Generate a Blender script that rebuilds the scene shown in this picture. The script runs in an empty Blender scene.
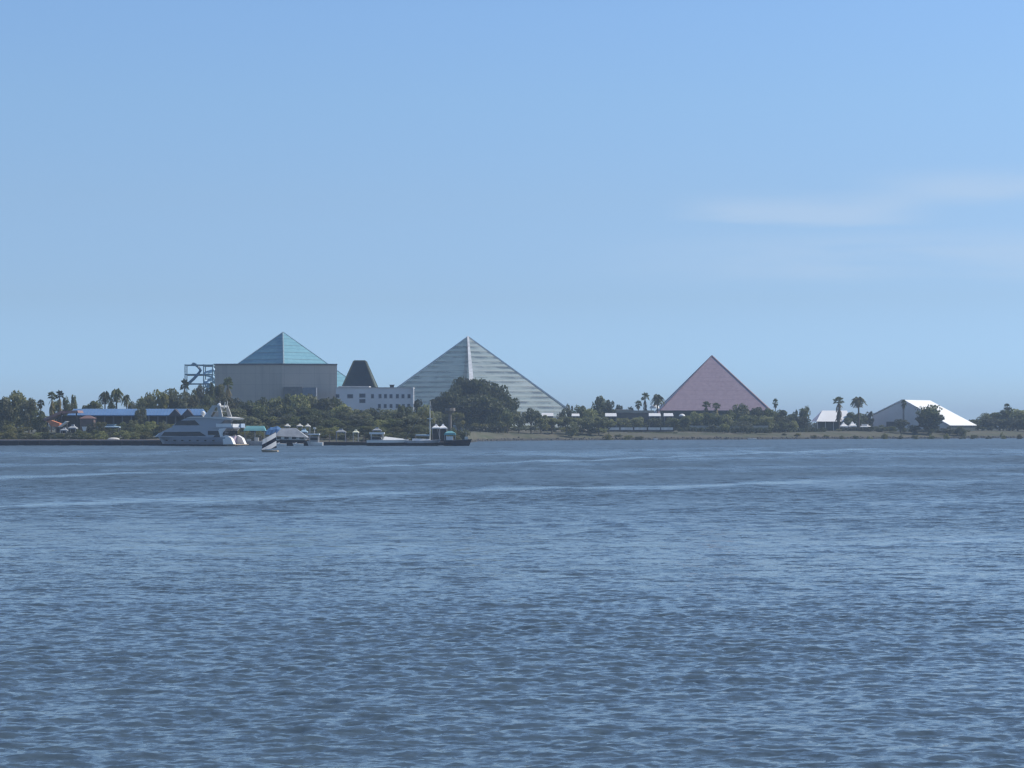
import bpy, math, random
import numpy as np
from mathutils import Vector, Matrix

# ------------------------------------------------------------------ camera, sky, sun, exposure
S = bpy.context.scene
COL = S.collection
R = math.radians
F, EYE, YH = 2190.0, 5.0, 427.0            # focal length in pixels, eye height over the water, row of the horizon

cam_d = bpy.data.cameras.new("camera")
cam = bpy.data.objects.new("camera", cam_d); COL.objects.link(cam)
cam.location = (0, 0, EYE); cam.rotation_euler = (R(90), 0, 0)
cam_d.sensor_width = 36.0; cam_d.lens = 36.0 * F / 1024.0
cam_d.shift_y = (YH - 384.0) / 1024.0
cam_d.clip_start = 0.5; cam_d.clip_end = 30000.0
S.camera = cam

SUN_EL, SUN_AZ = 43.0, 74.0                # azimuth measured clockwise from the view direction (+Y)
W = bpy.data.worlds.new("World"); S.world = W; W.use_nodes = True
wn, wl = W.node_tree.nodes, W.node_tree.links
wn.clear()
w_out = wn.new("ShaderNodeOutputWorld"); w_bg = wn.new("ShaderNodeBackground")
sky = wn.new("ShaderNodeTexSky"); sky.sky_type = 'NISHITA'; sky.sun_disc = False
sky.sun_elevation = R(SUN_EL); sky.sun_rotation = R(SUN_AZ)
sky.air_density = 1.0; sky.dust_density = 0.25; sky.ozone_density = 2.2; sky.altitude = 0
w_bg.inputs[1].default_value = 0.12
tc = wn.new("ShaderNodeTexCoord"); sep = wn.new("ShaderNodeSeparateXYZ")
wl.new(tc.outputs["Generated"], sep.inputs[0])
# slight colour grade of the sky by elevation (blue clear air down to the horizon)
ramp = wn.new("ShaderNodeValToRGB")
SKY_GRADE = [(0.0, (0.5192309, 0.7970535, 1.4290920000000003, 1)), (0.024, (0.5192309, 0.7970535, 1.4290920000000003, 1)), (0.058, (0.565, 0.72619, 1.09548, 1)), (0.103, (0.69, 0.806, 1.045, 1)), (0.148, (0.782, 0.912, 1.099, 1)), (0.187, (0.836, 0.977, 1.169, 1)), (0.4, (0.62, 0.75, 0.92, 1))]
while len(ramp.color_ramp.elements) < len(SKY_GRADE): ramp.color_ramp.elements.new(0.5)
for e, (p, c) in zip(ramp.color_ramp.elements, SKY_GRADE): e.position = p; e.color = c
wl.new(sep.outputs[2], ramp.inputs[0])
mulc = wn.new("ShaderNodeMix"); mulc.data_type = 'RGBA'; mulc.blend_type = 'MULTIPLY'; mulc.inputs[0].default_value = 1
wl.new(sky.outputs[0], mulc.inputs[6]); wl.new(ramp.outputs[0], mulc.inputs[7])
# thin cirrus, long flat streaks
def wmath(op, a, b=None, c=None):
    n = wn.new("ShaderNodeMath"); n.operation = op
    for i, v in enumerate((a, b, c)):
        if v is None: continue
        if isinstance(v, (int, float)): n.inputs[i].default_value = v
        else: wl.new(v, n.inputs[i])
    return n.outputs[0]
def wsmooth(v, a, b):
    n = wn.new("ShaderNodeMapRange"); n.interpolation_type = 'SMOOTHSTEP'
    wl.new(v, n.inputs[0]); n.inputs[1].default_value = a; n.inputs[2].default_value = b
    return n.outputs[0]
mp = wn.new("ShaderNodeMapping"); mp.inputs["Scale"].default_value = (7.0, 7.0, 60.0)
wl.new(tc.outputs["Generated"], mp.inputs[0])
nz = wn.new("ShaderNodeTexNoise"); nz.inputs["Scale"].default_value = 1.3; nz.inputs["Detail"].default_value = 5; nz.inputs["Roughness"].default_value = 0.55
wl.new(mp.outputs[0], nz.inputs[0])
wob = wmath('MULTIPLY_ADD', nz.outputs[0], 0.016, -0.008)
zz = wmath('ADD', sep.outputs[2], wob)
xx = sep.outputs[0]
def band(z0, z1, soft_lo, soft_hi, x0, x1, amp):
    a = wmath('MULTIPLY', wsmooth(zz, z0, z0 + soft_lo), wsmooth(zz, z1 + soft_hi, z1))
    b = wsmooth(xx, x0, x1)
    return wmath('MULTIPLY', wmath('MULTIPLY', a, b), amp)
c1 = band(0.090, 0.098, 0.006, 0.010, 0.062, 0.105, 0.45)
c1 = wmath('MULTIPLY', c1, wsmooth(xx, 0.20, 0.15))
c2 = band(0.096, 0.108, 0.009, 0.010, 0.14, 0.20, 0.42)
c3 = band(0.062, 0.080, 0.012, 0.012, 0.0, 0.18, 0.36)
cl = wmath('MULTIPLY', wmath('ADD', wmath('ADD', c1, c2), c3), wsmooth(nz.outputs[0], 0.25, 0.6))
cmix = wn.new("ShaderNodeMix"); cmix.data_type = 'RGBA'
wl.new(cl, cmix.inputs[0]); wl.new(mulc.outputs[2], cmix.inputs[6]); cmix.inputs[7].default_value = (4.5, 5.6, 7.1, 1)
wl.new(cmix.outputs[2], w_bg.inputs[0]); wl.new(w_bg.outputs[0], w_out.inputs[0])

sun_d = bpy.data.lights.new("sun", 'SUN'); sun_d.energy = 4.8; sun_d.angle = R(0.53); sun_d.color = (1.0, 0.94, 0.86)
sun = bpy.data.objects.new("sun", sun_d); COL.objects.link(sun)
sd = Vector((math.sin(R(SUN_AZ)) * math.cos(R(SUN_EL)), math.cos(R(SUN_AZ)) * math.cos(R(SUN_EL)), math.sin(R(SUN_EL))))
sun.rotation_euler = (-sd).to_track_quat('-Z', 'Y').to_euler()
sun.location = sd * 500

S.view_settings.view_transform = 'Standard'; S.view_settings.look = 'None'
S.view_settings.exposure = 0.0; S.view_settings.gamma = 1.0; S.view_settings.use_curve_mapping = False
S.render.engine = 'CYCLES'
S.cycles.filter_width = 1.4
S.cycles.use_denoising = True
S.cycles.max_bounces = 6; S.cycles.volume_bounces = 0; S.cycles.diffuse_bounces = 2; S.cycles.glossy_bounces = 3

HAZE_DENSITY = 0.00020
HAZE_COLOR = (0.62, 0.80, 1.0, 1)

# ------------------------------------------------------------------ helpers
def X(px, D): return (px - 512.0) / F * D
def Z(py, D): return EYE + (YH - py) / F * D
def M(D): return D / F                      # metres per pixel at that distance

class MB:
    """collects faces for one mesh object"""
    def __init__(s): s.v = []; s.f = []; s.sm = False
    def face(s, pts):
        n = len(s.v); s.v += [tuple(p) for p in pts]; s.f.append(tuple(range(n, n + len(pts)))); return s
    def box(s, c, d, rz=0.0, ry=0.0):
        cx, cy, cz = c; dx, dy, dz = d[0] / 2, d[1] / 2, d[2] / 2
        m = Matrix.Rotation(rz, 3, 'Z') @ Matrix.Rotation(ry, 3, 'Y')
        n = len(s.v)
        for k in range(8):
            p = m @ Vector(((dx if k & 1 else -dx), (dy if k & 2 else -dy), (dz if k & 4 else -dz)))
            s.v.append((p.x + cx, p.y + cy, p.z + cz))
        for q in ((0, 2, 3, 1), (4, 5, 7, 6), (0, 1, 5, 4), (2, 6, 7, 3), (0, 4, 6, 2), (1, 3, 7, 5)):
            s.f.append(tuple(n + i for i in q))
        return s
    def prism_y(s, pts, y0, y1):            # outline in x,z swept along y
        n = len(s.v); k = len(pts)
        for y in (y0, y1): s.v += [(p[0], y, p[1]) for p in pts]
        s.f.append(tuple(range(n, n + k))); s.f.append(tuple(range(n + 2 * k - 1, n + k - 1, -1)))
        for i in range(k):
            j = (i + 1) % k; s.f.append((n + j, n + i, n + k + i, n + k + j))
        return s
    def loft(s, rings, cap=True, close=True):
        n = len(s.v); k = len(rings[0])
        for r in rings: s.v += [tuple(p) for p in r]
        for a in range(len(rings) - 1):
            for i in range(k if close else k - 1):
                j = (i + 1) % k
                s.f.append((n + a * k + i, n + a * k + j, n + (a + 1) * k + j, n + (a + 1) * k + i))
        if cap:
            s.f.append(tuple(n + i for i in reversed(range(k))))
            s.f.append(tuple(n + (len(rings) - 1) * k + i for i in range(k)))
        return s
    def tube(s, path, rad, n=6):
        rings = []
        path = [Vector(p) for p in path]
        for i, p in enumerate(path):
            t = (path[min(i + 1, len(path) - 1)] - path[max(i - 1, 0)]).normalized()
            u = t.cross(Vector((0, 0, 1)))
            u = Vector((1, 0, 0)) if u.length < 1e-3 else u.normalized()
            w = t.cross(u)
            r = rad[i] if isinstance(rad, (list, tuple)) else rad
            rings.append([p + u * (r * math.cos(6.2832 * k / n)) + w * (r * math.sin(6.2832 * k / n)) for k in range(n)])
        return s.loft(rings)
    def dome(s, c, rx, ry, rz, n=14, m=5, full=False):
        rings = []
        lo = -90 if full else 0
        for a in range(m + 1):
            t = R(lo + (89.0 - lo) * a / m)
            rings.append([(c[0] + rx * math.cos(t) * math.cos(6.2832 * k / n), c[1] + ry * math.cos(t) * math.sin(6.2832 * k / n), c[2] + rz * math.sin(t)) for k in range(n)])
        return s.loft(rings)
    def pyramid(s, corners, apex):
        n = len(s.v); k = len(corners)
        s.v += [tuple(c) for c in corners] + [tuple(apex)]
        for i in range(k): s.f.append((n + i, n + (i + 1) % k, n + k))
        s.f.append(tuple(n + i for i in reversed(range(k))))
        return s
    def mesh(s, name, mat):
        me = bpy.data.meshes.new(name); me.from_pydata(s.v, [], s.f)
        if mat: me.materials.append(mat)
        if s.sm: me.polygons.foreach_set("use_smooth", [True] * len(me.polygons))
        me.update(); return me

def obj(name, mb, mat, parent=None, loc=None, rz=0.0):
    me = mb if isinstance(mb, bpy.types.Mesh) else mb.mesh(name, mat)
    o = bpy.data.objects.new(name, me); COL.objects.link(o)
    if parent is not None: o.parent = parent
    if loc is not None: o.location = loc
    o.rotation_euler.z = rz
    return o
def tag(o, label=None, cat=None, group=None, kind=None):
    if label: o["label"] = label
    if cat: o["category"] = cat
    if group: o["group"] = group
    if kind: o["kind"] = kind
    return o
def thing(name, label, cat, loc=(0, 0, 0), rz=0.0, group=None):
    o = bpy.data.objects.new(name, None); COL.objects.link(o)
    o.empty_display_size = 0.5
    o.location = loc; o.rotation_euler.z = rz
    return tag(o, label, cat, group)
def copy_thing(root, loc, rz=0.0, scale=None, label=None, group=None):
    r = root.copy(); COL.objects.link(r); r.location = loc; r.rotation_euler.z = rz
    if scale is not None: r.scale = scale
    if label: r["label"] = label
    if group: r["group"] = group
    for ch in root.children:
        c = ch.copy(); COL.objects.link(c); c.parent = r
        for g in ch.children:
            d = g.copy(); COL.objects.link(d); d.parent = c
    return r

# ------------------------------------------------------------------ materials
MATS = {}
def nodes_of(name):
    m = bpy.data.materials.new(name); m.use_nodes = True
    nt = m.node_tree; nt.nodes.clear()
    out = nt.nodes.new("ShaderNodeOutputMaterial"); p = nt.nodes.new("ShaderNodeBsdfPrincipled")
    nt.links.new(p.outputs[0], out.inputs[0])
    return m, nt, p
def rgbmix(nt, fac, a, b, mode='MIX'):
    n = nt.nodes.new("ShaderNodeMix"); n.data_type = 'RGBA'; n.blend_type = mode
    for i, v in ((0, fac), (6, a), (7, b)):
        if isinstance(v, (int, float)): n.inputs[i].default_value = v
        elif isinstance(v, tuple): n.inputs[i].default_value = (v + (1,))[:4]
        else: nt.links.new(v, n.inputs[i])
    return n.outputs[2]
def noise(nt, scale, detail=3, vec=None, coord="Object", rough=0.5):
    if vec is None:
        t = nt.nodes.new("ShaderNodeTexCoord"); vec = t.outputs[coord]
    n = nt.nodes.new("ShaderNodeTexNoise"); n.inputs["Scale"].default_value = scale
    n.inputs["Detail"].default_value = detail; n.inputs["Roughness"].default_value = rough
    nt.links.new(vec, n.inputs[0]); return n
def mrange(nt, v, a, b, c=0.0, d=1.0, smooth=False):
    n = nt.nodes.new("ShaderNodeMapRange")
    if smooth: n.interpolation_type = 'SMOOTHSTEP'
    nt.links.new(v, n.inputs[0])
    for i, k in enumerate((a, b, c, d)): n.inputs[i + 1].default_value = k
    return n.outputs[0]
def mth(nt, op, a, b=None):
    n = nt.nodes.new("ShaderNodeMath"); n.operation = op
    for i, v in enumerate((a, b)):
        if v is None: continue
        if isinstance(v, (int, float)): n.inputs[i].default_value = v
        else: nt.links.new(v, n.inputs[i])
    return n.outputs[0]
def paint(name, col, rough=0.55, var=0.18, scale=0.8, spec=0.4, metal=0.0):
    if name in MATS: return MATS[name]
    m, nt, p = nodes_of(name)
    n = noise(nt, scale, 4)
    dark = tuple(c * (1 - var) for c in col)
    lite = tuple(min(1, c * (1 + var * 0.6)) for c in col)
    nt.links.new(rgbmix(nt, mrange(nt, n.outputs[0], 0.3, 0.7), dark, lite), p.inputs["Base Color"])
    p.inputs["Roughness"].default_value = rough; p.inputs["Specular IOR Level"].default_value = spec
    p.inputs["Metallic"].default_value = metal
    MATS[name] = m; return m

def leaf_mat(name, a, b, c):
    m, nt, p = nodes_of(name)
    g = nt.nodes.new("ShaderNodeNewGeometry"); oi = nt.nodes.new("ShaderNodeObjectInfo")
    n = noise(nt, 4.0, 3)
    base = rgbmix(nt, g.outputs["Random Per Island"], a, b)
    base = rgbmix(nt, mrange(nt, n.outputs[0], 0.42, 0.68), base, c)
    v = mrange(nt, oi.outputs["Random"], 0, 1, 0.8, 1.95)
    cb = nt.nodes.new("ShaderNodeCombineColor")
    nt.links.new(v, cb.inputs[0]); nt.links.new(v, cb.inputs[1])
    nt.links.new(mrange(nt, oi.outputs["Random"], 0, 1, 0.85, 1.1), cb.inputs[2])
    nt.links.new(rgbmix(nt, 1.0, base, cb.outputs[0], 'MULTIPLY'), p.inputs["Base Color"])
    p.inputs["Roughness"].default_value = 0.6; p.inputs["Specular IOR Level"].default_value = 0.25
    tl = nt.nodes.new("ShaderNodeBsdfTranslucent"); mx = nt.nodes.new("ShaderNodeMixShader"); mx.inputs[0].default_value = 0.45
    src = p.inputs["Base Color"].links[0].from_socket
    nt.links.new(rgbmix(nt, 1.0, src, (1.15, 1.15, 0.85), 'MULTIPLY'), tl.inputs[0])
    out = [q for q in nt.nodes if q.type == 'OUTPUT_MATERIAL'][0]
    nt.links.new(p.outputs[0], mx.inputs[1]); nt.links.new(tl.outputs[0], mx.inputs[2]); nt.links.new(mx.outputs[0], out.inputs[0])
    return m
LEAF_GREEN = leaf_mat("foliage_green", (0.082, 0.096, 0.068), (0.128, 0.138, 0.10), (0.175, 0.178, 0.135))
LEAF_DARK = leaf_mat("foliage_dark", (0.040, 0.050, 0.040), (0.068, 0.080, 0.060), (0.095, 0.106, 0.078))
LEAF_DEEP = leaf_mat("foliage_deep", (0.026, 0.034, 0.026), (0.045, 0.055, 0.038), (0.064, 0.072, 0.050))
LEAF_DRY = leaf_mat("foliage_dry", (0.10, 0.095, 0.055), (0.15, 0.14, 0.085), (0.085, 0.095, 0.045))
LEAF_PALM = leaf_mat("foliage_palm", (0.035, 0.050, 0.022), (0.065, 0.080, 0.035), (0.085, 0.09, 0.045))
LEAF_DEAD = leaf_mat("foliage_dead_fronds", (0.10, 0.085, 0.06), (0.16, 0.13, 0.09), (0.12, 0.1, 0.07))
BARK = paint("bark", (0.14, 0.115, 0.09), 0.9, 0.35, 4, 0.1)

WHITE = paint("white_paint", (0.80, 0.80, 0.78), 0.35, 0.06, 0.6)
FABRIC = paint("white_fabric", (0.88, 0.88, 0.86), 0.75, 0.06, 0.15, 0.2)
OFFWHITE = paint("off_white_paint", (0.66, 0.64, 0.58), 0.5, 0.1)
STUCCO = paint("pale_stucco", (0.76, 0.74, 0.74), 0.85, 0.10, 0.12, 0.15)
NAVY = paint("dark_navy_hull", (0.014, 0.019, 0.036), 0.5, 0.3, 0.8, 0.12)
DARKGLASS = paint("dark_window_glass", (0.010, 0.013, 0.022), 0.25, 0.2, 0.5, 0.25)
SHADOWY = paint("dark_timber", (0.045, 0.045, 0.05), 0.8, 0.4)
GREYMETAL = paint("grey_metal", (0.30, 0.31, 0.33), 0.45, 0.15)
STEEL = paint("painted_steel_blue_grey", (0.20, 0.31, 0.36), 0.5, 0.2)
TEAL = paint("teal_canvas", (0.16, 0.40, 0.42), 0.8, 0.15)
BLUECANVAS = paint("blue_canvas", (0.08, 0.20, 0.40), 0.8, 0.2)
PALEBLUE = paint("pale_blue_canvas", (0.36, 0.50, 0.60), 0.8, 0.15)
GREYCANVAS = paint("grey_canvas", (0.34, 0.36, 0.38), 0.85, 0.25)
TAN = paint("tan_wood", (0.40, 0.32, 0.22), 0.75, 0.2)
PINKCONC = paint("pinkish_concrete", (0.33, 0.27, 0.25), 0.9, 0.25, 0.5, 0.1)
CONCRETE = paint("grey_concrete", (0.36, 0.35, 0.33), 0.9, 0.2, 0.3, 0.15)
BLUEROOF = paint("blue_metal_roof", (0.12, 0.235, 0.43), 0.5, 0.12, 0.2)
REDROOF = paint("dull_red_roof", (0.20, 0.12, 0.11), 0.8, 0.3, 0.6)
ORANGE = paint("orange_canvas", (0.62, 0.22, 0.11), 0.7, 0.2)
BRICKRED = paint("red_brown_wall", (0.17, 0.12, 0.11), 0.85, 0.3)

# ------------------------------------------------------------------ terrain
SHORE_X = np.array([-4000, -420, -30, -14, -12, 0, 34, 87, 167, 260, 520, 4000.0])
SHORE_Y = np.array([600, 600, 598, 640, 760, 800, 842, 868, 935, 1000, 1060, 1100.0])
def shore(x): return float(np.interp(x, SHORE_X, SHORE_Y))
def gz(x, y):
    d = y - shore(x)
    if d < 0: return max(-1.2, 0.25 * d)
    t = 0.35 * min(d, 1.5) / 1.5
    return t + 3.0 * (1 - math.exp(-d / 16.0)) + 0.18 * math.sin(x * 0.09 + 1) * min(1, d / 20) + 0.12 * math.sin(x * 0.23 + y * 0.11) * min(1, d / 20)
xs = sorted(set([-4000, -2500, -1500, -900] + list(range(-600, 620, 6)) + [900, 1500, 2500, 4000] + [-30, -14, -12]))
dl = [-5, -1, 0, 0.7, 1.5, 3, 5, 8, 12, 17, 24, 34, 48, 70, 100, 150, 250, 500, 1200, 4000]
g = MB(); g.sm = True
rings = [[(x, shore(x) + d, gz(x, shore(x) + d)) for x in xs] for d in dl]
g.loft(rings, cap=False, close=False)
m, nt, p = nodes_of("ground_grass_and_sand")
geo = nt.nodes.new("ShaderNodeNewGeometry")
n1 = noise(nt, 0.06, 5, geo.outputs["Position"]); n2 = noise(nt, 0.6, 4, geo.outputs["Position"])
base = rgbmix(nt, mrange(nt, n1.outputs[0], 0.38, 0.62), (0.108, 0.104, 0.078), (0.064, 0.080, 0.048))
base = rgbmix(nt, mrange(nt, n2.outputs[0], 0.35, 0.7, 0, 0.55), base, (0.145, 0.13, 0.105))
sp = nt.nodes.new("ShaderNodeSeparateXYZ"); nt.links.new(geo.outputs["Position"], sp.inputs[0])
hz = mth(nt, 'ADD', sp.outputs[2], mrange(nt, n2.outputs[0], 0.3, 0.7, -0.35, 0.35))
base = rgbmix(nt, mrange(nt, hz, 0.5, 1.0), (0.055, 0.055, 0.055), base)
nt.links.new(base, p.inputs["Base Color"]); p.inputs["Roughness"].default_value = 0.95; p.inputs["Specular IOR Level"].default_value = 0.1
tag(obj("ground", g, m), kind="structure")

# ------------------------------------------------------------------ water: real waves near the viewer, fine ripples in the surface normal
rng = np.random.default_rng(11)
def wave_tile(N, L, lam_p, slope, wind, spread):
    k = 2 * np.pi * np.fft.fftfreq(N, L / N); kx, ky = np.meshgrid(k, k, indexing='xy')
    kk = np.hypot(kx, ky); kk[0, 0] = 1
    kp = 2 * np.pi / lam_p
    c = np.abs((kx * wind[0] + ky * wind[1]) / kk)
    P = np.exp(-1.1 * (kp / kk) ** 2) / kk ** 3.6 * (0.035 + c ** spread) * np.exp(-(kk * 0.035) ** 2)
    P[0, 0] = 0
    a = (rng.normal(size=(N, N)) + 1j * rng.normal(size=(N, N))) * np.sqrt(P)
    h = np.fft.ifft2(a).real
    s = np.hypot(*np.gradient(h, L / N)).std() + 1e-12
    gy, gx = np.gradient(h, L / N)
    return h * slope / math.sqrt((gx ** 2 + gy ** 2).mean())
wd = (math.sin(R(11)), -math.cos(R(11)))
TA = (wave_tile(768, 53.0, 0.95, 0.165, wd, 5.0), 53.0)
TB = (wave_tile(512, 31.7, 0.45, 0.19, (math.sin(R(-16)), -math.cos(R(-16))), 4.0), 31.7)
TC = (wave_tile(256, 97.0, 6.0, 0.03, wd, 2.0), 97.0)
TD = (wave_tile(384, 83.0, 2.4, 0.15, wd, 5.0), 83.0)
TE = (wave_tile(384, 121.0, 4.2, 0.05, (math.sin(R(-12)), -math.cos(R(-12))), 2.0), 121.0)
def samp(tile, x, y):
    h, L = tile; N = h.shape[0]
    u = (x / L * N) % N; v = (y / L * N) % N
    i = np.floor(u).astype(int); j = np.floor(v).astype(int); fu = u - i; fv = v - j
    i %= N; j %= N; i1 = (i + 1) % N; j1 = (j + 1) % N
    return (h[j, i] * (1 - fu) + h[j, i1] * fu) * (1 - fv) + (h[j1, i] * (1 - fu) + h[j1, i1] * fu) * fv
SLICKS = [([(-70, 190), (-50, 215), (-30, 255), (-2, 304), (22, 353), (48, 420), (90, 520)], 10.0, 0.95),
          ([(-60, 118), (-33, 140), (-18, 152), (-1, 174), (16, 186), (33, 207), (44, 228)], 4.5, 1.0),
          ([(44, 222), (70, 250), (110, 290)], 8.0, 0.9),
          ([(-40, 86), (-20, 90), (0, 92), (12, 96), (22, 97)], 1.6, 0.5),
          ([(-60, 380), (0, 440), (80, 560)], 16.0, 0.35),
          ([(2, 66), (16, 69), (30, 75)], 1.2, 0.35)]
srg = np.random.default_rng(77)
for k in range(30):
    y_ = srg.uniform(85, 520); x_ = srg.uniform(-.3, .3) * y_; l_ = srg.uniform(.05, .14) * y_; w_ = y_ * y_ / 10950 * srg.uniform(1.1, 2.8)
    SLICKS.append(([(x_ - l_, y_ - l_ * srg.uniform(.1, .9)), (x_ + l_, y_ + l_ * srg.uniform(.1, .9))], w_, srg.uniform(.3, .65)))
tile_g = (np.fft.ifft2(np.fft.fft2(rng.normal(size=(128, 128))) * np.exp(-0.5 * (np.hypot(*np.meshgrid(np.fft.fftfreq(128) * 128, np.fft.fftfreq(128) * 128)) / 6) ** 2)).real, 1.0)
tile_g = (tile_g[0] / tile_g[0].std(), 1.0)
def calm(x, y):
    c = np.zeros_like(x)
    for pts, wdt, amt in SLICKS:
        px = np.array([q[0] for q in pts], float); py = np.array([q[1] for q in pts], float)
        yc = np.interp(x, px, py)
        el_ = min(12.0, (px[-1] - px[0]) / 2.2)
        ends = np.clip((x - px[0]) / el_, 0, 1) * np.clip((px[-1] - x) / el_, 0, 1)
        ends = ends * np.clip(1.0 + 0.25 * samp(tile_g, x / 110.0 + wdt, y / 500.0), 0.55, 1.0)
        wv = wdt * (1 + 0.35 * samp(tile_g, x / 60.0, y / 400.0))
        c = np.maximum(c, amt * ends * np.exp(-((y - yc + 0.3 * wdt * samp(tile_g, x / 45.0, 0 * y + 0.3)) / np.maximum(wv, 0.2 * wdt)) ** 2 * 0.8))
    gust = samp(tile_g, x / 260.0, y / 170.0) * 0.5 + samp((tile_g[0], 1.0), x / 90.0 + .3, y / 47.0) * 0.5
    return np.clip(c, 0, 1), gust
def height(x, y):
    c, gust = calm(x, y)
    amp = (1 - 0.75 * c) * np.clip(1.0 + 0.22 * gust, 0.5, 1.5)
    fade = np.clip((84 - y) / 26, 0, 1); fb = np.clip((78 - y) / 34, 0, 1); fd = np.clip((y - 58) / 70, 0, 1)
    return (samp(TA, x, y) * fade + samp(TB, x, y) * fb + samp(TD, x, y) * fd * 0.78 + samp(TE, x, y) * fd) * amp + samp(TC, x, y)
VV, FF, CA, GU = [], [], [], []
nv = 0
def zone(x0, x1, nx, y0, y1, ny, edge=None, flat=False):
    global nv
    x = np.linspace(x0, x1, nx + 1); y = np.linspace(y0, y1, ny + 1)
    gx, gy = np.meshgrid(x, y)
    z = np.zeros_like(gx) if flat else height(gx, gy)
    if edge is not None:
        xc = np.linspace(*edge); z[-1] = np.interp(x, xc, np.zeros_like(xc) if flat else height(xc, np.full_like(xc, y1)))
    c, gu = calm(gx, gy)
    VV.append(np.stack([gx, gy, z], -1).reshape(-1, 3)); CA.append(c.ravel()); GU.append(gu.ravel())
    a = (np.arange(ny)[:, None] * (nx + 1) + np.arange(nx)[None]).ravel() + nv
    FF.append(np.stack([a, a + 1, a + nx + 2, a + nx + 1], -1)); nv += (nx + 1) * (ny + 1)
zone(-46, 46, 860, 16, 86, 800, (-46, 46, 205))                    # 0.09 m
zone(-66, 66, 292, 86, 182, 300, (-66, 66, 221))                   # 0.45 / 0.32 m
zone(-110, 110, 368, 182, 350, 400, (-110, 110, 221))
zone(-180, 180, 400, 350, 640, 520)
zone(-60, 300, 360, 640, 1010, 420)
FAR = dict(flat=True)
zone(-4000, -46, 40, 16, 86, 4, **FAR); zone(46, 4000, 40, 16, 86, 4, **FAR)
zone(-4000, -66, 40, 86, 182, 8, **FAR); zone(66, 4000, 40, 86, 182, 8, **FAR)
zone(-4000, -110, 40, 182, 350, 8, **FAR); zone(110, 4000, 40, 182, 350, 8, **FAR)
zone(-4000, -180, 40, 350, 640, 8, **FAR); zone(180, 4000, 40, 350, 640, 8, **FAR)
zone(-4000, -60, 20, 640, 1010, 8, **FAR); zone(300, 4000, 20, 640, 1010, 8, **FAR)
zone(-4000, 4000, 8, 1010, 1250, 4, **FAR)
zone(-4000, 4000, 8, -600, 16, 4, **FAR)
V = np.concatenate(VV); FQ = np.concatenate(FF)
me = bpy.data.meshes.new("water")
me.vertices.add(len(V)); me.vertices.foreach_set("co", V.astype(np.float32).ravel())
me.loops.add(FQ.size); me.loops.foreach_set("vertex_index", FQ.astype(np.int32).ravel())
me.polygons.add(len(FQ)); me.polygons.foreach_set("loop_start", np.arange(0, FQ.size, 4, dtype=np.int32))
me.polygons.foreach_set("use_smooth", np.ones(len(FQ), bool))
for nm, arr in (("calm", CA), ("gust", GU)):
    at = me.attributes.new(nm, 'FLOAT', 'POINT'); at.data.foreach_set("value", np.concatenate(arr).astype(np.float32))
me.update(calc_edges=True)
m, nt, p = nodes_of("bay_water")
geo = nt.nodes.new("ShaderNodeNewGeometry")
ac = nt.nodes.new("ShaderNodeAttribute"); ac.attribute_name = "calm"
ag = nt.nodes.new("ShaderNodeAttribute"); ag.attribute_name = "gust"
spw = nt.nodes.new("ShaderNodeSeparateXYZ"); nt.links.new(geo.outputs["Position"], spw.inputs[0])
def vscale(v, s):
    n = nt.nodes.new("ShaderNodeVectorMath"); n.operation = 'MULTIPLY'
    nt.links.new(v, n.inputs[0]); n.inputs[1].default_value = s; return n.outputs[0]
def vop(op, a, b):
    n = nt.nodes.new("ShaderNodeVectorMath"); n.operation = op
    nt.links.new(a, n.inputs[0])
    if isinstance(b, tuple): n.inputs[1].default_value = b
    elif op == 'SCALE': nt.links.new(b, n.inputs["Scale"])
    else: nt.links.new(b, n.inputs[1])
    return n.outputs[0]
def ripple(scale, detail, stretch, slope, fac):
    t = noise(nt, scale, detail, vscale(geo.outputs["Position"], stretch), rough=0.6)
    v = vop('SUBTRACT', t.outputs["Color"], (0.5, 0.5, 0.5))
    v = vop('MULTIPLY', v, (slope * 0.7, slope, 0.0))
    return vop('SCALE', v, fac)
amp = mth(nt, 'MULTIPLY', mrange(nt, ac.outputs["Fac"], 0, 1, 1.0, 0.2), mrange(nt, ag.outputs["Fac"], -2.5, 2.5, 0.75, 1.25))
far = mrange(nt, spw.outputs[1], 42, 75, 0.0, 1.0, True)
chop = mth(nt, 'MULTIPLY', amp, far)
patch = noise(nt, 0.05, 7, vscale(geo.outputs["Position"], (0.55, 1.0, 1.0)), rough=0.62)
amp = mth(nt, 'MULTIPLY', amp, mrange(nt, patch.outputs[0], 0.30, 0.70, 0.5, 1.5))
chop = mth(nt, 'MULTIPLY', amp, far)
nrm = vop('ADD', geo.outputs["Normal"], ripple(8.0, 4, (0.45, 1.0, 1.0), 1.15, amp))
nrm = vop('ADD', nrm, ripple(1.3, 3, (0.5, 1.0, 1.0), 0.9, chop))
nn = nt.nodes.new("ShaderNodeVectorMath"); nn.operation = 'NORMALIZE'; nt.links.new(nrm, nn.inputs[0])
nt.links.new(nn.outputs[0], p.inputs["Normal"])
p.inputs["Base Color"].default_value = (0.068, 0.101, 0.127, 1)
p.inputs["IOR"].default_value = 1.333
rgh = mrange(nt, spw.outputs[1], 45, 260, 0.05, 0.37, True)
rgh = mth(nt, 'MULTIPLY', rgh, mrange(nt, ac.outputs["Fac"], 0, 1, 1.0, 0.32))
rgh = mth(nt, 'MULTIPLY', rgh, mrange(nt, patch.outputs[0], 0.30, 0.70, 0.75, 1.2))
nt.links.new(rgh, p.inputs["Roughness"])
me.materials.append(m)
wo = bpy.data.objects.new("water", me); COL.objects.link(wo); tag(wo, kind="structure")

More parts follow.
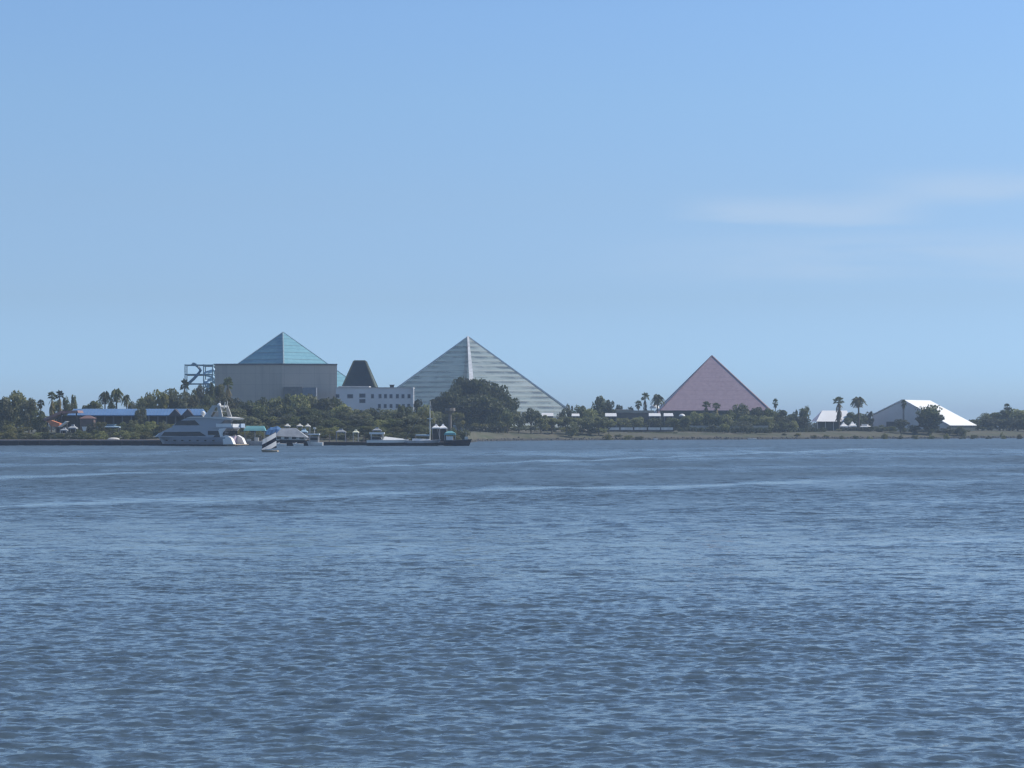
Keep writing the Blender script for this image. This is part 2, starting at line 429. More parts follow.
# ------------------------------------------------------------------ haze over the bay
hb = MB().box((0, 0, 23.0), (9600, 11400, 51.0))
hm = bpy.data.materials.new("sea_haze"); hm.use_nodes = True
hm.node_tree.nodes.clear()
ho = hm.node_tree.nodes.new("ShaderNodeOutputMaterial"); hv = hm.node_tree.nodes.new("ShaderNodeVolumePrincipled")
hv.inputs["Color"].default_value = HAZE_COLOR; hv.inputs["Density"].default_value = HAZE_DENSITY; hv.inputs["Anisotropy"].default_value = 0.0
hm.node_tree.links.new(hv.outputs[0], ho.inputs["Volume"])
tag(obj("haze", hb, hm), kind="stuff")

# ------------------------------------------------------------------ pyramids
def glass_mat(name, a, b, rows, cols_m, rough, z0, z1, linecol, line=0.08, spec=0.5, coat=0.0, jitter=0.5):
    """tinted panels in rows; every panel has a slightly different tint; object coordinates"""
    m, nt, p = nodes_of(name)
    t = nt.nodes.new("ShaderNodeTexCoord"); s3 = nt.nodes.new("ShaderNodeSeparateXYZ"); nt.links.new(t.outputs["Object"], s3.inputs[0])
    r = mrange(nt, s3.outputs[2], z0, z1, 0, rows); r.node.clamp = False
    cx = mth(nt, 'MULTIPLY', mth(nt, 'ADD', s3.outputs[0], s3.outputs[1]), 1.0 / cols_m)
    cy = mth(nt, 'MULTIPLY', mth(nt, 'SUBTRACT', s3.outputs[0], s3.outputs[1]), 1.0 / cols_m)
    cb = nt.nodes.new("ShaderNodeCombineXYZ")
    nt.links.new(mth(nt, 'FLOOR', cx), cb.inputs[0]); nt.links.new(mth(nt, 'FLOOR', cy), cb.inputs[1]); nt.links.new(mth(nt, 'FLOOR', r), cb.inputs[2])
    wnz = nt.nodes.new("ShaderNodeTexWhiteNoise"); nt.links.new(cb.outputs[0], wnz.inputs[0])
    big = noise(nt, 0.07, 3)
    fac = mth(nt, 'ADD', mth(nt, 'MULTIPLY', wnz.outputs[0], jitter), mth(nt, 'MULTIPLY', big.outputs[0], 1 - jitter))
    col = rgbmix(nt, fac, a, b)
    ln = mth(nt, 'LESS_THAN', mth(nt, 'FRACT', r), line)
    col = rgbmix(nt, ln, col, linecol)
    nt.links.new(col, p.inputs["Base Color"])
    p.inputs["Roughness"].default_value = rough; p.inputs["Specular IOR Level"].default_value = spec; p.inputs["Coat Weight"].default_value = coat
    return m, nt, p, r, col

def ridge_bars(corners, apex, w0, w1, out=0.12):
    b = MB(); c0 = sum((Vector(c) for c in corners), Vector()) / len(corners)
    for c in corners:
        c = Vector(c); a = Vector(apex); d = (c - c0); d.z = 0; d.normalize()
        t = Vector((-d.y, d.x, 0)); n = (a - c).normalized().cross(t).normalized()
        if n.dot(d) < 0: n = -n
        q = []
        for pnt, w in ((c, w0), (a, w1)):
            q.append([pnt + t * w / 2 + n * out, pnt - t * w / 2 + n * out, pnt - t * w / 2 - n * 0.4, pnt + t * w / 2 - n * 0.4])
        b.loft(q)
    return b

def rot_corners(h, ang, z):
    return [(h * math.cos(ang + k * math.pi / 2), h * math.sin(ang + k * math.pi / 2), z) for k in range(4)]
def purlins(hd, ang, z0, zt, levels, wid=0.25, out=0.1):
    b = MB()
    for i in levels:
        f = i; h = hd * (1 - f); z = z0 + (zt - z0) * f
        cs = rot_corners(h + out, ang, z)
        for k in range(4):
            b.tube([cs[k], cs[(k + 1) % 4]], wid / 2, 4)
    return b

# the concrete box building with the blue glass pyramid rising out of its roof
D = 820.0
aq = thing("aquarium_building", "big windowless concrete building with a teal blue glass pyramid rising out of its roof", "building", (X(283, D), D, 0))
ax, ay = aq.location.x, aq.location.y
apex = (0, 0, Z(332, D)); zb = Z(388, D); hd = (apex[2] - zb) * 1 / 0.711
ang = R(-90 + 1.0 + 6)
cs = rot_corners(hd, ang, zb)
gm, *_ = glass_mat("teal_pyramid_glass", (0.13, 0.30, 0.36), (0.19, 0.385, 0.44), 16, 1.7, 0.22, zb, apex[2], (0.10, 0.22, 0.28), 0.10, 0.7)
pg = obj("glass_pyramid", MB().pyramid(cs, apex), gm, aq)
obj("ridge", ridge_bars(cs, apex, 0.55, 0.35), paint("pale_teal_frame", (0.36, 0.48, 0.50), 0.4), pg)
obj("frame", purlins(hd, ang, zb, apex[2], [i / 8 for i in range(1, 8)], 0.16, 0.05), paint("teal_mullion", (0.14, 0.26, 0.31), 0.4), pg)
def aqw(px, d): return (X(px, d) - ax, d - ay)
ztop = Z(364, 776)
wl0, wc, wr0 = aqw(214, 778), aqw(281.5, 774.5), aqw(337, 779)
wall = MB(); ring = [wl0, wc, wr0, (wr0[0] - 12, 22), (wl0[0] + 4, 22)]
wall.loft([[(q[0], q[1], gz(ax, ay) - 0.5) for q in ring], [(q[0], q[1], ztop) for q in ring]])
wm, nt, p = nodes_of("panelled_concrete")
t = nt.nodes.new("ShaderNodeTexCoord"); mpn = nt.nodes.new("ShaderNodeMapping"); nt.links.new(t.outputs["Object"], mpn.inputs[0])
mpn.inputs["Rotation"].default_value = (R(90), 0, 0)
br = nt.nodes.new("ShaderNodeTexBrick"); nt.links.new(mpn.outputs[0], br.inputs[0]); br.offset = 0.0
br.inputs["Color1"].default_value = (0.53, 0.475, 0.41, 1); br.inputs["Color2"].default_value = (0.50, 0.45, 0.39, 1); br.inputs["Mortar"].default_value = (0.38, 0.345, 0.31, 1)
br.inputs["Scale"].default_value = 1.0; br.inputs["Brick Width"].default_value = 5.2; br.inputs["Row Height"].default_value = 4.0; br.inputs["Mortar Size"].default_value = 0.05
nb = noise(nt, 0.10, 4); mps = nt.nodes.new("ShaderNodeMapping"); mps.inputs["Scale"].default_value = (0.9, 0.9, 0.06); nt.links.new(t.outputs["Object"], mps.inputs[0])
ns = noise(nt, 1.0, 4, mps.outputs[0])
c = rgbmix(nt, mrange(nt, nb.outputs[0], 0.3, 0.7, 0, 0.35), br.outputs[0], (0.36, 0.33, 0.30))
c = rgbmix(nt, mrange(nt, ns.outputs[0], 0.5, 0.75, 0, 0.3), c, (0.25, 0.24, 0.235))
nt.links.new(c, p.inputs["Base Color"]); p.inputs["Roughness"].default_value = 0.9; p.inputs["Specular IOR Level"].default_value = 0.15
wo_ = obj("wall", wall, wm, aq)
cp = MB()
for a_, b_ in ((wl0, wc), (wc, wr0)):
    L = math.hypot(b_[0] - a_[0], b_[1] - a_[1]); an = math.atan2(b_[1] - a_[1], b_[0] - a_[0])
    cp.box(((a_[0] + b_[0]) / 2, (a_[1] + b_[1]) / 2 - 0.12, ztop - 0.12), (L + 0.2, 0.5, 0.55), an)
obj("coping", cp, paint("dark_coping", (0.12, 0.12, 0.13), 0.7), aq)
e0, e1 = aqw(283.5, 771), aqw(302, 771); e2 = aqw(316, 771)
obj("entrance_block", MB().box(((e0[0] + e1[0]) / 2, e0[1] + 2.5, Z(410, 771) / 2 + Z(387, 771) / 2), (e1[0] - e0[0], 5, Z(387, 771) - Z(410, 771))), paint("grey_brown_block", (0.19, 0.18, 0.175), 0.8), aq)
obj("window", MB().box(((e1[0] + e2[0]) / 2 + .05, e0[1] + 2.5, Z(410, 771) / 2 + Z(387.5, 771) / 2), (e2[0] - e1[0] - 0.1, 4.6, Z(387.5, 771) - Z(410, 771))), paint("blue_window_wall", (0.20, 0.235, 0.28), 0.4, 0.2), aq)

# dark truncated glass pyramid beside it
D = 795.0
cx = X(360, D)
tp = thing("truncated_pyramid", "dark navy truncated glass pyramid with flat top behind the white building", "building", (cx, D, 0))
b0, b1 = 17 * M(D), 5.9 * M(D); za, zt = Z(387.5, D), Z(361.5, D)
ang = R(45 - 1)
f0 = rot_corners(b0 * 1.36, ang, za); f1 = rot_corners(b1 * 1.36, ang, zt)
navyg, *_ = glass_mat("navy_glass", (0.008, 0.026, 0.045), (0.016, 0.042, 0.062), 9, 1.6, 0.45, za, zt, (0.02, 0.025, 0.04), 0.08, 0.06)
sh = obj("glass_shell", MB().loft([f0, f1]), navyg, tp)
olive = paint("olive_cladding", (0.085, 0.105, 0.085), 0.85)
bars = MB()
for k in range(4):
    bars.tube([Vector(f0[k]), Vector(f1[k])], 0.32, 5)
obj("frame", bars, paint("dark_green_frame", (0.05, 0.065, 0.055), 0.8), tp)
sidec = MB()
for a_, b_ in ((3, 0), (1, 2)):
    n_ = (Vector(f0[a_]) + Vector(f0[b_])) / 2; n_.z = 0; n_.normalize(); n_ *= 0.12
    sidec.loft([[Vector(f0[a_]) + n_, Vector(f0[b_]) + n_, Vector(f0[b_]) - n_, Vector(f0[a_]) - n_], [Vector(f1[a_]) + n_, Vector(f1[b_]) + n_, Vector(f1[b_]) - n_, Vector(f1[a_]) - n_]])
    obj("side_cladding", sidec, olive, tp); sidec = MB()
capr = rot_corners(b1 * 1.36 + 0.25, ang, zt); capt = rot_corners(b1 * 1.3, ang, Z(360.4, D))
obj("roof_cap", MB().loft([capr, capt]), paint("dark_green_frame", (0.05, 0.065, 0.055)), tp)
gb = gz(cx, D) - 0.5
fb0 = rot_corners(b0 * 1.32, ang, gb); fb1 = rot_corners(b0 * 1.32, ang, za - 0.003)
obj("base", MB().loft([fb0, fb1]), CONCRETE, tp)

# white building with small square windows
D = 758.0
wb = thing("white_building", "long white two storey building with rows of small dark windows", "building", (X(374, D), D, 0))
wx = wb.location.x
def bx(px): return X(px, D) - wx
gb = gz(wx, D) - 0.5
lo = MB().box(((bx(336) + bx(412)) / 2, 8, (gb + Z(388, D)) / 2), (bx(412) - bx(336), 16, Z(388, D) - gb))
obj("wall", lo, STUCCO, wb)
obj("parapet", MB().box(((bx(338) + bx(369)) / 2, 6, Z(387.2, D)), (bx(369) - bx(338), 10, 0.8)).box(((bx(336) + bx(412)) / 2, 8, Z(388, D) + 0.12), (bx(412) - bx(336) + 0.5, 16.6, 0.24)), paint("grey_white_trim", (0.50, 0.49, 0.48), 0.8), wb)
obj("pilaster", MB().box((bx(412.7), 1.0, (gb + Z(387, D)) / 2), (2.0 * M(D), 3.4, Z(387, D) - gb)), paint("white_pilaster", (0.72, 0.71, 0.70), 0.7), wb)
obj("roof_vent", MB().box((bx(391), 6, Z(387, D)), (1.4, 1.4, 1.4)).box((bx(391), 6, Z(387, D) + 0.8), (1.8, 1.8, 0.2)), SHADOWY, wb)
WG = paint("grey_window_glass", (0.07, 0.085, 0.12), 0.25, 0.3)
FR = paint("window_frame_grey", (0.42, 0.42, 0.44), 0.6)
def window(parent, cx, cz, w, h, y=-0.02):
    f = MB()
    for s_ in (-1, 1):
        f.box((cx + s_ * (w / 2 + 0.06), y, cz), (0.12, 0.16, h + 0.24)); f.box((cx, y, cz + s_ * (h / 2 + 0.06)), (w, 0.16, 0.12))
    o = obj("window", MB().box((cx, y, cz), (w, 0.10, h)), WG, parent)
    obj("frame", f, FR, o)
for px, py, w, h in [(337.5, 396, 3.4, 3.2), (350.2, 396.2, 5.4, 3.6), (362.4, 395.6, 5.6, 3.6), (362.4, 401, 5.6, 3.4)] + \
        [(q, 396.2, 2.5, 3.8) for q in (372.5, 380, 385.5, 391, 397.4, 403, 409)] + [(q, 406, 2.4, 3.6) for q in (379.4, 385.2, 391, 397.2, 403.4, 408.6)]:
    window(wb, bx(px), Z(py, D), w * M(D), h * M(D))

# pale striped glass pyramid
D = 960.0
rp = thing("striped_glass_pyramid", "pale green glass pyramid with horizontal stripes and a white front ridge", "building", (X(468, D), D, 0))
zb = gz(rp.location.x, D) - 0.2; zt = Z(336.5, D); hd = (zt - zb) / 0.722
ang = R(-90 + 4.2)
cs = rot_corners(hd, ang, zb); apex = (0, 0, zt)
m, nt, p, r, col = glass_mat("striped_green_glass", (0.22, 0.27, 0.265), (0.33, 0.385, 0.365), 19, 3.1, 0.32, zb, zt, (0.36, 0.40, 0.385), 0.16, 0.35, 0.0, 0.4)
fr = mth(nt, 'FRACT', r)
t = nt.nodes.new("ShaderNodeTexCoord"); mpv = nt.nodes.new("ShaderNodeMapping"); mpv.inputs["Scale"].default_value = (0.09, 0.09, 0.4); nt.links.new(t.outputs["Object"], mpv.inputs[0])
nzv = noise(nt, 1.0, 4, mpv.outputs[0])
dk = mth(nt, 'MULTIPLY', mth(nt, 'MULTIPLY', mth(nt, 'GREATER_THAN', fr, 0.5), mth(nt, 'LESS_THAN', fr, 0.93)), mrange(nt, nzv.outputs[0], 0.40, 0.56, 0.0, 1.0))
c = rgbmix(nt, dk, col, (0.055, 0.07, 0.085))
mpq = nt.nodes.new("ShaderNodeMapping"); mpq.inputs["Scale"].default_value = (0.05, 0.05, 0.11); nt.links.new(t.outputs["Object"], mpq.inputs[0])
nzq = noise(nt, 1.0, 5, mpq.outputs[0])
c = rgbmix(nt, mrange(nt, nzq.outputs[0], 0.50, 0.64, 0.0, 0.6), c, (0.40, 0.44, 0.43))
nt.links.new(c, p.inputs["Base Color"]); p.inputs["IOR"].default_value = 1.9; p.inputs["Roughness"].default_value = 0.25
tl = nt.nodes.new("ShaderNodeBsdfTranslucent"); nt.links.new(rgbmix(nt, 1.0, c, (2.1, 2.1, 2.1), 'MULTIPLY'), tl.inputs[0]); tr_ = nt.nodes.new("ShaderNodeBsdfTransparent"); tr_.inputs[0].default_value = (0.90, 0.94, 0.93, 1)
m1 = nt.nodes.new("ShaderNodeMixShader"); m1.inputs[0].default_value = 0.28; m2 = nt.nodes.new("ShaderNodeMixShader"); m2.inputs[0].default_value = 0.36
outn = [q for q in nt.nodes if q.type == 'OUTPUT_MATERIAL'][0]
nt.links.new(p.outputs[0], m1.inputs[1]); nt.links.new(tl.outputs[0], m1.inputs[2]); nt.links.new(m1.outputs[0], m2.inputs[1]); nt.links.new(tr_.outputs[0], m2.inputs[2]); nt.links.new(m2.outputs[0], outn.inputs[0])
g_ = obj("glass_shell", MB().pyramid(cs, apex), m, rp)
obj("frame", purlins(hd, ang, zb, zt, [i / 19 for i in range(1, 19)], 0.16, 0.05), paint("pale_purlin", (0.33, 0.37, 0.36), 0.6), g_)
obj("ridge", ridge_bars(cs, apex, 3.2, 0.7, 0.25), paint("white_ridge", (0.70, 0.72, 0.72), 0.5), rp)
obj("base_wall", MB().loft([[(q[0] * 1.003, q[1] * 1.003, zb - 0.5) for q in cs], [(q[0] * 1.003, q[1] * 1.003, zb + 1.2) for q in cs]]), CONCRETE, rp)

# pink pyramid
D = 1000.0
pp = thing("pink_pyramid", "dusky pink glass pyramid standing above the shoreline trees", "building", (X(712, D), D, 0))
zb = gz(pp.location.x, D) - 0.2; zt = Z(355.5, D)
hd = 33.8 * math.sqrt(2); ang = R(45 - 1.5)
cs = rot_corners(hd, ang, zb); apex = (0, 0, zt)
m, nt, p, r, col = glass_mat("pink_glass", (0.30, 0.225, 0.262), (0.385, 0.29, 0.325), 30, 1.5, 0.5, zb, zt, (0.33, 0.25, 0.285), 0.08, 0.25, 0.0, 0.6)
g_ = obj("glass_shell", MB().pyramid(cs, apex), m, pp)
obj("ridge", ridge_bars(cs, apex, 0.8, 0.6, 0.15), paint("pale_pink_ridge", (0.27, 0.19, 0.22), 0.6), pp)
obj("frame", purlins(hd, ang, zb, zt, [i / 17 for i in range(1, 17)], 0.05, 0.0), paint("pink_purlin", (0.33, 0.25, 0.285), 0.6), g_)
px0, px1 = X(661, 955) - pp.location.x, X(772, 955) - pp.location.x
obj("podium", MB().box(((px0 + px1) / 2, -42, (Z(411, 955) + 2) / 2), (px1 - px0, 6, Z(411, 955) - 2)).box(((px0 + px1) / 2, -42.2, Z(411, 955) + .1), (px1 - px0 + 1, 7.4, .3)), paint("dark_green_wall", (0.05, 0.065, 0.06), 0.8), pp)
obj("base_wall", MB().loft([[(q[0] * 1.004, q[1] * 1.004, zb - 0.5) for q in cs], [(q[0] * 1.004, q[1] * 1.004, zb + 2.2) for q in cs]]), paint("pale_base", (0.4, 0.36, 0.36), 0.8), pp)

# ------------------------------------------------------------------ white tent halls at the right
D = 1000.0
al = R(38)
X0 = X(871, D)
def on_gable(px):                           # distance along the gable wall at which it meets the sight line of that column
    k = (px - 512.0) / F
    return (k * D - X0) / (math.cos(al) + k * math.sin(al))
wdt = on_gable(949); wap = on_gable(903); Lh = 26.5
def dg(w_): return D - w_ * math.sin(al)
th = thing("tent_hall", "largest white peaked tent hall with a grey gable end by the right shore", "tent hall", (X0, D, 0), -al)
g0 = gz(X0, D) - 0.3
ap = (wap, Z(399.8, dg(wap))); el = (0, Z(415.5, D)); er = (wdt, Z(425, dg(wdt)))
prof = [(0, g0), el, ap, er, (wdt, g0)]
gablem = paint("shaded_fabric_gable", (0.60, 0.61, 0.61), 0.8, 0.1, 0.2)  # white fabric, its colour darkened for the gable's shade
wl_ = MB().prism_y([(0.3, g0), (0.3, el[1] - .3), (ap[0], ap[1] - 0.35), (wdt - .3, er[1] - .2), (wdt - 0.3, g0)], 0, Lh - 1)
obj("wall", wl_, gablem, th)
# roof: two slopes, rounded down at the far end
rf = MB()
def slope(a, b, outx):
    rows = []
    for t_ in np.linspace(0, 1, 9):
        yy = -0.4 + (Lh + 0.4) * t_
        dip = 0.0
        az = a[1] - dip * (a[1] - b[1]) * 0.75
        rows.append([(a[0], yy, az), ((a[0] + b[0]) / 2, yy, (az + b[1]) / 2 - 0.12 * math.sin(math.pi * t_)), (b[0] + outx, yy, b[1]),
                     (b[0] + outx, yy, b[1] - 0.25), ((a[0] + b[0]) / 2, yy, (az + b[1]) / 2 - 0.2), (a[0], yy, az - 0.3)])
    rf.loft(rows)
slope(ap, er, 0.5); slope(ap, el, -0.3)
obj("roof", rf, FABRIC, th)
obj("side_wall", MB().box((wdt - .2, Lh / 2, (g0 + er[1] - .5) / 2), (.3, Lh - 1.2, er[1] - .5 - g0)), paint("dark_green_wall", (0.05, 0.065, 0.06), 0.8), th)
obj("gable_trim", MB().tube([(el[0], -0.3, el[1]), (ap[0], -0.3, ap[1] + .1)], 0.25, 5).tube([(ap[0], -0.3, ap[1] + .1), (er[0], -0.3, er[1])], 0.25, 5), paint("white_trim", (0.7, 0.7, 0.7)), th)
obj("door", MB().box((ap[0] - 6, -0.15, g0 + 2.2), (4.5, 0.3, 4.4)), SHADOWY, th)
obj("post", MB().box((ap[0] + 0.2, -0.2, (g0 + ap[1]) / 2 - 0.4), (0.5, 0.3, ap[1] - g0 - 1.2)), paint("grey_post", (0.3, 0.3, 0.31)), th)

D = 978.0
st = thing("roofed_pavilion", "white hipped roof pavilion standing behind the two tall palms", "pavilion", (X(831, D), D, 0))
def lx(px): return X(px, D) - st.location.x
rf = MB().loft([[(lx(814.5), -6, Z(421.5, D)), (lx(848), -6, Z(421.5, D)), (lx(848), 12, Z(421.5, D)), (lx(814.5), 12, Z(421.5, D))],
                [(lx(823), 2.8, Z(410.5, D)), (lx(848), 2.8, Z(410.5, D)), (lx(848), 3.4, Z(410.5, D)), (lx(823), 3.4, Z(410.5, D))]])
obj("roof", rf, FABRIC, st)
gb = gz(st.location.x, D) - 0.3
obj("wall", MB().box((lx(832), 2, (gb + Z(421.6, D)) / 2), (lx(846) - lx(818), 6, Z(421.6, D) - gb)), paint("dark_green_wall", (0.05, 0.065, 0.06), 0.8), st)
for px in (816, 824, 832, 840, 847):
    obj("post", MB().box((lx(px), -4.6, (gb + Z(421.6, D)) / 2), (0.3, 0.3, Z(421.6, D) - gb)), OFFWHITE, st)

def canopy_tent(name, label, px, D, wpx, ytop, yeave, mat, group=None, cat="canopy", peak=0.12, depth=None, closed=False, ybase=None, posts=True):
    z0 = gz(X(px, D), D) if ybase is None else ybase
    w = wpx * M(D); d = depth or w
    o = thing(name, label, cat, (X(px, D), D, z0), 0, group)
    ze, zt = Z(yeave, D) - z0, Z(ytop, D) - z0
    h = zt - ze
    obj("roof", MB().loft([[(-w / 2, -d / 2, ze), (w / 2, -d / 2, ze), (w / 2, d / 2, ze), (-w / 2, d / 2, ze)],
                           [(-w / 2, -d / 2, ze + h * .25), (w / 2, -d / 2, ze + h * .25), (w / 2, d / 2, ze + h * .25), (-w / 2, d / 2, ze + h * .25)],
                           [(-w * .2, -d * .2, ze + h * .62), (w * .2, -d * .2, ze + h * .62), (w * .2, d * .2, ze + h * .62), (-w * .2, d * .2, ze + h * .62)],
                           [(-w * peak / 2, -d * peak / 2, ze + h), (w * peak / 2, -d * peak / 2, ze + h), (w * peak / 2, d * peak / 2, ze + h), (-w * peak / 2, d * peak / 2, ze + h)]]), mat, o)
    if posts:
        for sx in (-1, 1):
            for sy in (-1, 1):
                obj("post", MB().tube([(sx * (w / 2 - .15), sy * (d / 2 - .15), 0), (sx * (w / 2 - .15), sy * (d / 2 - .15), ze)], 0.07, 6), GREYMETAL, o)
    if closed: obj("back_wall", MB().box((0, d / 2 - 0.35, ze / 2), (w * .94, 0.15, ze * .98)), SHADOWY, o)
    return o
D = 965
canopy_tent("marquee", "small white marquee left of two others behind the dark hedge", 843.5, D, 8.0, 422.2, 427.4, FABRIC, "white marquees by the palms", "marquee", 0.1, 5, True)
canopy_tent("marquee", "small white peaked marquee in the middle of three by the dark hedge", 852.3, D + 3, 7.5, 421.5, 427, FABRIC, "white marquees by the palms", "marquee", 0.1, 5, True)
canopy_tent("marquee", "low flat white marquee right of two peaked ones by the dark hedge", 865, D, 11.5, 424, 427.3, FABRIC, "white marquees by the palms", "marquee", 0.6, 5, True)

# low white roofs along the esplanade
def low_building(label, x0, x1, ytop, ybot, D, mat, depth=6.0, name="shelter", group="white roofed shelters along the promenade"):
    cxp = (x0 + x1) / 2
    gb = gz(X(cxp, D), D); w = (x1 - x0) * M(D)
    o = thing(name, label, "shelter", (X(cxp, D), D, gb - 0.1), 0, group)
    zt, ze = Z(ytop, D) - gb + .1, Z(ybot, D) - gb + .1
    hd_ = depth / 2
    obj("roof", MB().loft([[(-w / 2, -hd_, ze), (w / 2, -hd_, ze), (w / 2, hd_, ze), (-w / 2, hd_, ze)], [(-w / 2, -hd_, ze + .15), (w / 2, -hd_, ze + .15), (w / 2, hd_, ze + .15), (-w / 2, hd_, ze + .15)],
                           [(-w / 2 + .1, -.3, zt + .1), (w / 2 - .1, -.3, zt + .1), (w / 2 - .1, .3, zt + .1), (-w / 2 + .1, .3, zt + .1)]]), mat, o)
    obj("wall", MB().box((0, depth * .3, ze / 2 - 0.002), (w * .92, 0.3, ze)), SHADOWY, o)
    for k in range(3):
        obj("post", MB().box((-w / 2 + 0.3 + k * (w - .6) / 2, -depth / 2 + 0.3, ze / 2 - .002), (0.2, 0.2, ze)), GREYMETAL, o)
    return o
low_building("white flat roofed shelter at the right foot of the striped pyramid", 541.5, 553.5, 413.2, 416.4, 872, WHITE)
low_building("short white roofed shelter between the striped pyramid and the round dark tree", 571.5, 579.5, 413.8, 416.4, 900, WHITE)
low_building("white roofed shelter under the tan roofed hall beside the round dark tree", 605, 616.5, 413.4, 416.6, 905, WHITE)
low_building("white roofed shelter under the shaggy palms left of the pink pyramid", 648.5, 660.5, 413.4, 416.4, 915, WHITE)
low_building("white roofed shelter at the left foot of the pink pyramid", 663.5, 673, 413.4, 416.4, 918, WHITE)
th2 = thing("low_hall", "long low hall with a flat tan roof left of the shaggy palms", "building", (X(628, 925), 925, gz(X(628, 925), 925) - .2))
zb2 = th2.location.z; wv = 50 * M(925)
obj("wall", MB().box((0, 5, (Z(413, 925) - zb2) / 2), (wv, 10, Z(413, 925) - zb2)), paint("dark_brown_wall", (0.12, 0.11, 0.11), 0.85), th2)  # plain dark grey-brown wall colour
obj("roof", MB().box((0, 5, Z(411.6, 925) - zb2), (wv + 1, 11, 2.4 * M(925))).box((-wv * .2, 5, Z(409.9, 925) - zb2), (wv * .55, 8, 1.0 * M(925))), paint("tan_roof", (0.38, 0.35, 0.29), 0.85, 0.2), th2)
dm = thing("domed_tent", "small white domed tent beside the shaggy palms", "tent", (X(654.5, 940), 940, Z(411, 940)))
obj("canopy", MB().dome((0, 0, Z(408.4, 940) - dm.location.z), 2.1, 2.1, 1.7), FABRIC, dm)
for sx, sy in ((-1, -1), (1, -1), (-1, 1), (1, 1)):
    obj("post", MB().box((sx * 1.4, sy * 1.4, (Z(408.4, 940) - Z(431, 940)) / 2 - (Z(411, 940) - Z(431, 940))), (0.15, 0.15, Z(408.4, 940) - Z(431, 940))), GREYMETAL, dm)
d2 = thing("domed_tent", "white oval topped tent at the front of the pink pyramid, right of the shelters", "tent", (X(682, 920), 920, gz(X(682, 920), 920)))
zz0 = d2.location.z
obj("canopy", MB().dome((0, 0, Z(416.2, 920) - zz0), 1.35, 1.35, 1.0), FABRIC, d2)
obj("post", MB().tube([(0, 0, 0), (0, 0, Z(416.2, 920) - zz0 + 0.2)], 0.12, 6), GREYMETAL, d2)

# promenade wall with pale panels
D = 893
rw = thing("retaining_wall", "low promenade wall of five pale panels on the grassy bank", "wall", (X(640, D), D, gz(X(640, D), D) - .3))
def rx(px): return X(px, D) - rw.location.x
for k, (a, b) in enumerate(((607.5, 619.3), (620.6, 633), (634.3, 646.7), (648, 660), (661.2, 673))):
    obj("panel", MB().box(((rx(a) + rx(b)) / 2, 0, Z(428.7, D) - rw.location.z), (rx(b) - rx(a), 0.35, 2.6 * M(D))), paint("pale_wall_panel", (0.78, 0.76, 0.72), 0.8), rw)
    obj("post", MB().box((rx(b) + 0.25, 0.1, Z(429.3, D) - rw.location.z), (0.35, 0.5, 4 * M(D))), SHADOWY, rw)
obj("footing", MB().box(((rx(607) + rx(674)) / 2, 0.15, (Z(430.2, D) - rw.location.z) / 2 - .002), (rx(674) - rx(607), 0.6, Z(430.2, D) - rw.location.z)), SHADOWY, rw)

lw = thing("low_wall", "pale low wall running behind the long dark hedge below the pink pyramid", "wall", (X(729, 906), 906, gz(X(729, 906), 906) - .3))
lww = 78 * M(906)
obj("wall", MB().box((0, 0, (Z(426.4, 906) - lw.location.z) / 2), (lww, .4, Z(426.4, 906) - lw.location.z)), paint("pale_grey_wall", (0.36, 0.35, 0.31), 0.9, 0.2), lw)
obj("cap", MB().box((0, 0, Z(426.3, 906) - lw.location.z + .1), (lww + .2, .6, .16)), paint("pale_wall_panel", (0.52, 0.50, 0.47)), lw)

# ------------------------------------------------------------------ blue roofed pavilion and the small structures by the left quay
D = 642.0
bp = thing("blue_roofed_pavilion", "long open pavilion with a bright blue metal roof behind the quay", "pavilion", (X(138, D), D, gz(X(138, D), D) - .1))
z0 = bp.location.z
def px_(p): return X(p, D) - bp.location.x
zr, ze = Z(408.8, D) - z0, Z(416, D) - z0
rf = MB().loft([[(px_(70), -4.5, ze), (px_(206), -4.5, ze), (px_(206), 4.5, ze), (px_(70), 4.5, ze)],
                [(px_(70), -4.5, ze + .25), (px_(206), -4.5, ze + .25), (px_(206), 4.5, ze + .25), (px_(70), 4.5, ze + .25)],
                [(px_(74), -0.2, zr), (px_(203), -0.2, zr), (px_(203), 0.2, zr), (px_(74), 0.2, zr)]])
ro = obj("roof", rf, BLUEROOF, bp)
seams = MB()
for k in range(40):
    q = px_(72) + (px_(204) - px_(72)) * (k + .5) / 40
    seams.tube([(q, -4.5, ze + .28), (q, -0.2, zr + .03)], 0.05, 4)
obj("seams", seams, paint("blue_roof_seam", (0.11, 0.21, 0.36), 0.5), ro)
for q in (177.5, 190):
    a = px_(q)
    obj("dormer", MB().prism_y([(a - 2, ze - .1), (a + 2, ze - .1), (a, zr - .1)], -5.2, -1), paint("dark_dormer", (0.06, 0.06, 0.08), 0.8), bp)
for k in range(16):
    a = px_(72) + (px_(204) - px_(72)) * k / 15
    obj("column", MB().box((a, -4.0, ze / 2), (0.35, 0.35, ze)), paint("grey_column", (0.13, 0.13, 0.14), 0.8), bp)
obj("back_wall", MB().box((px_(138), 3.6, ze / 2), (px_(204) - px_(72), 0.3, ze - .004)), paint("dark_back_wall", (0.035, 0.04, 0.05), 0.8), bp)

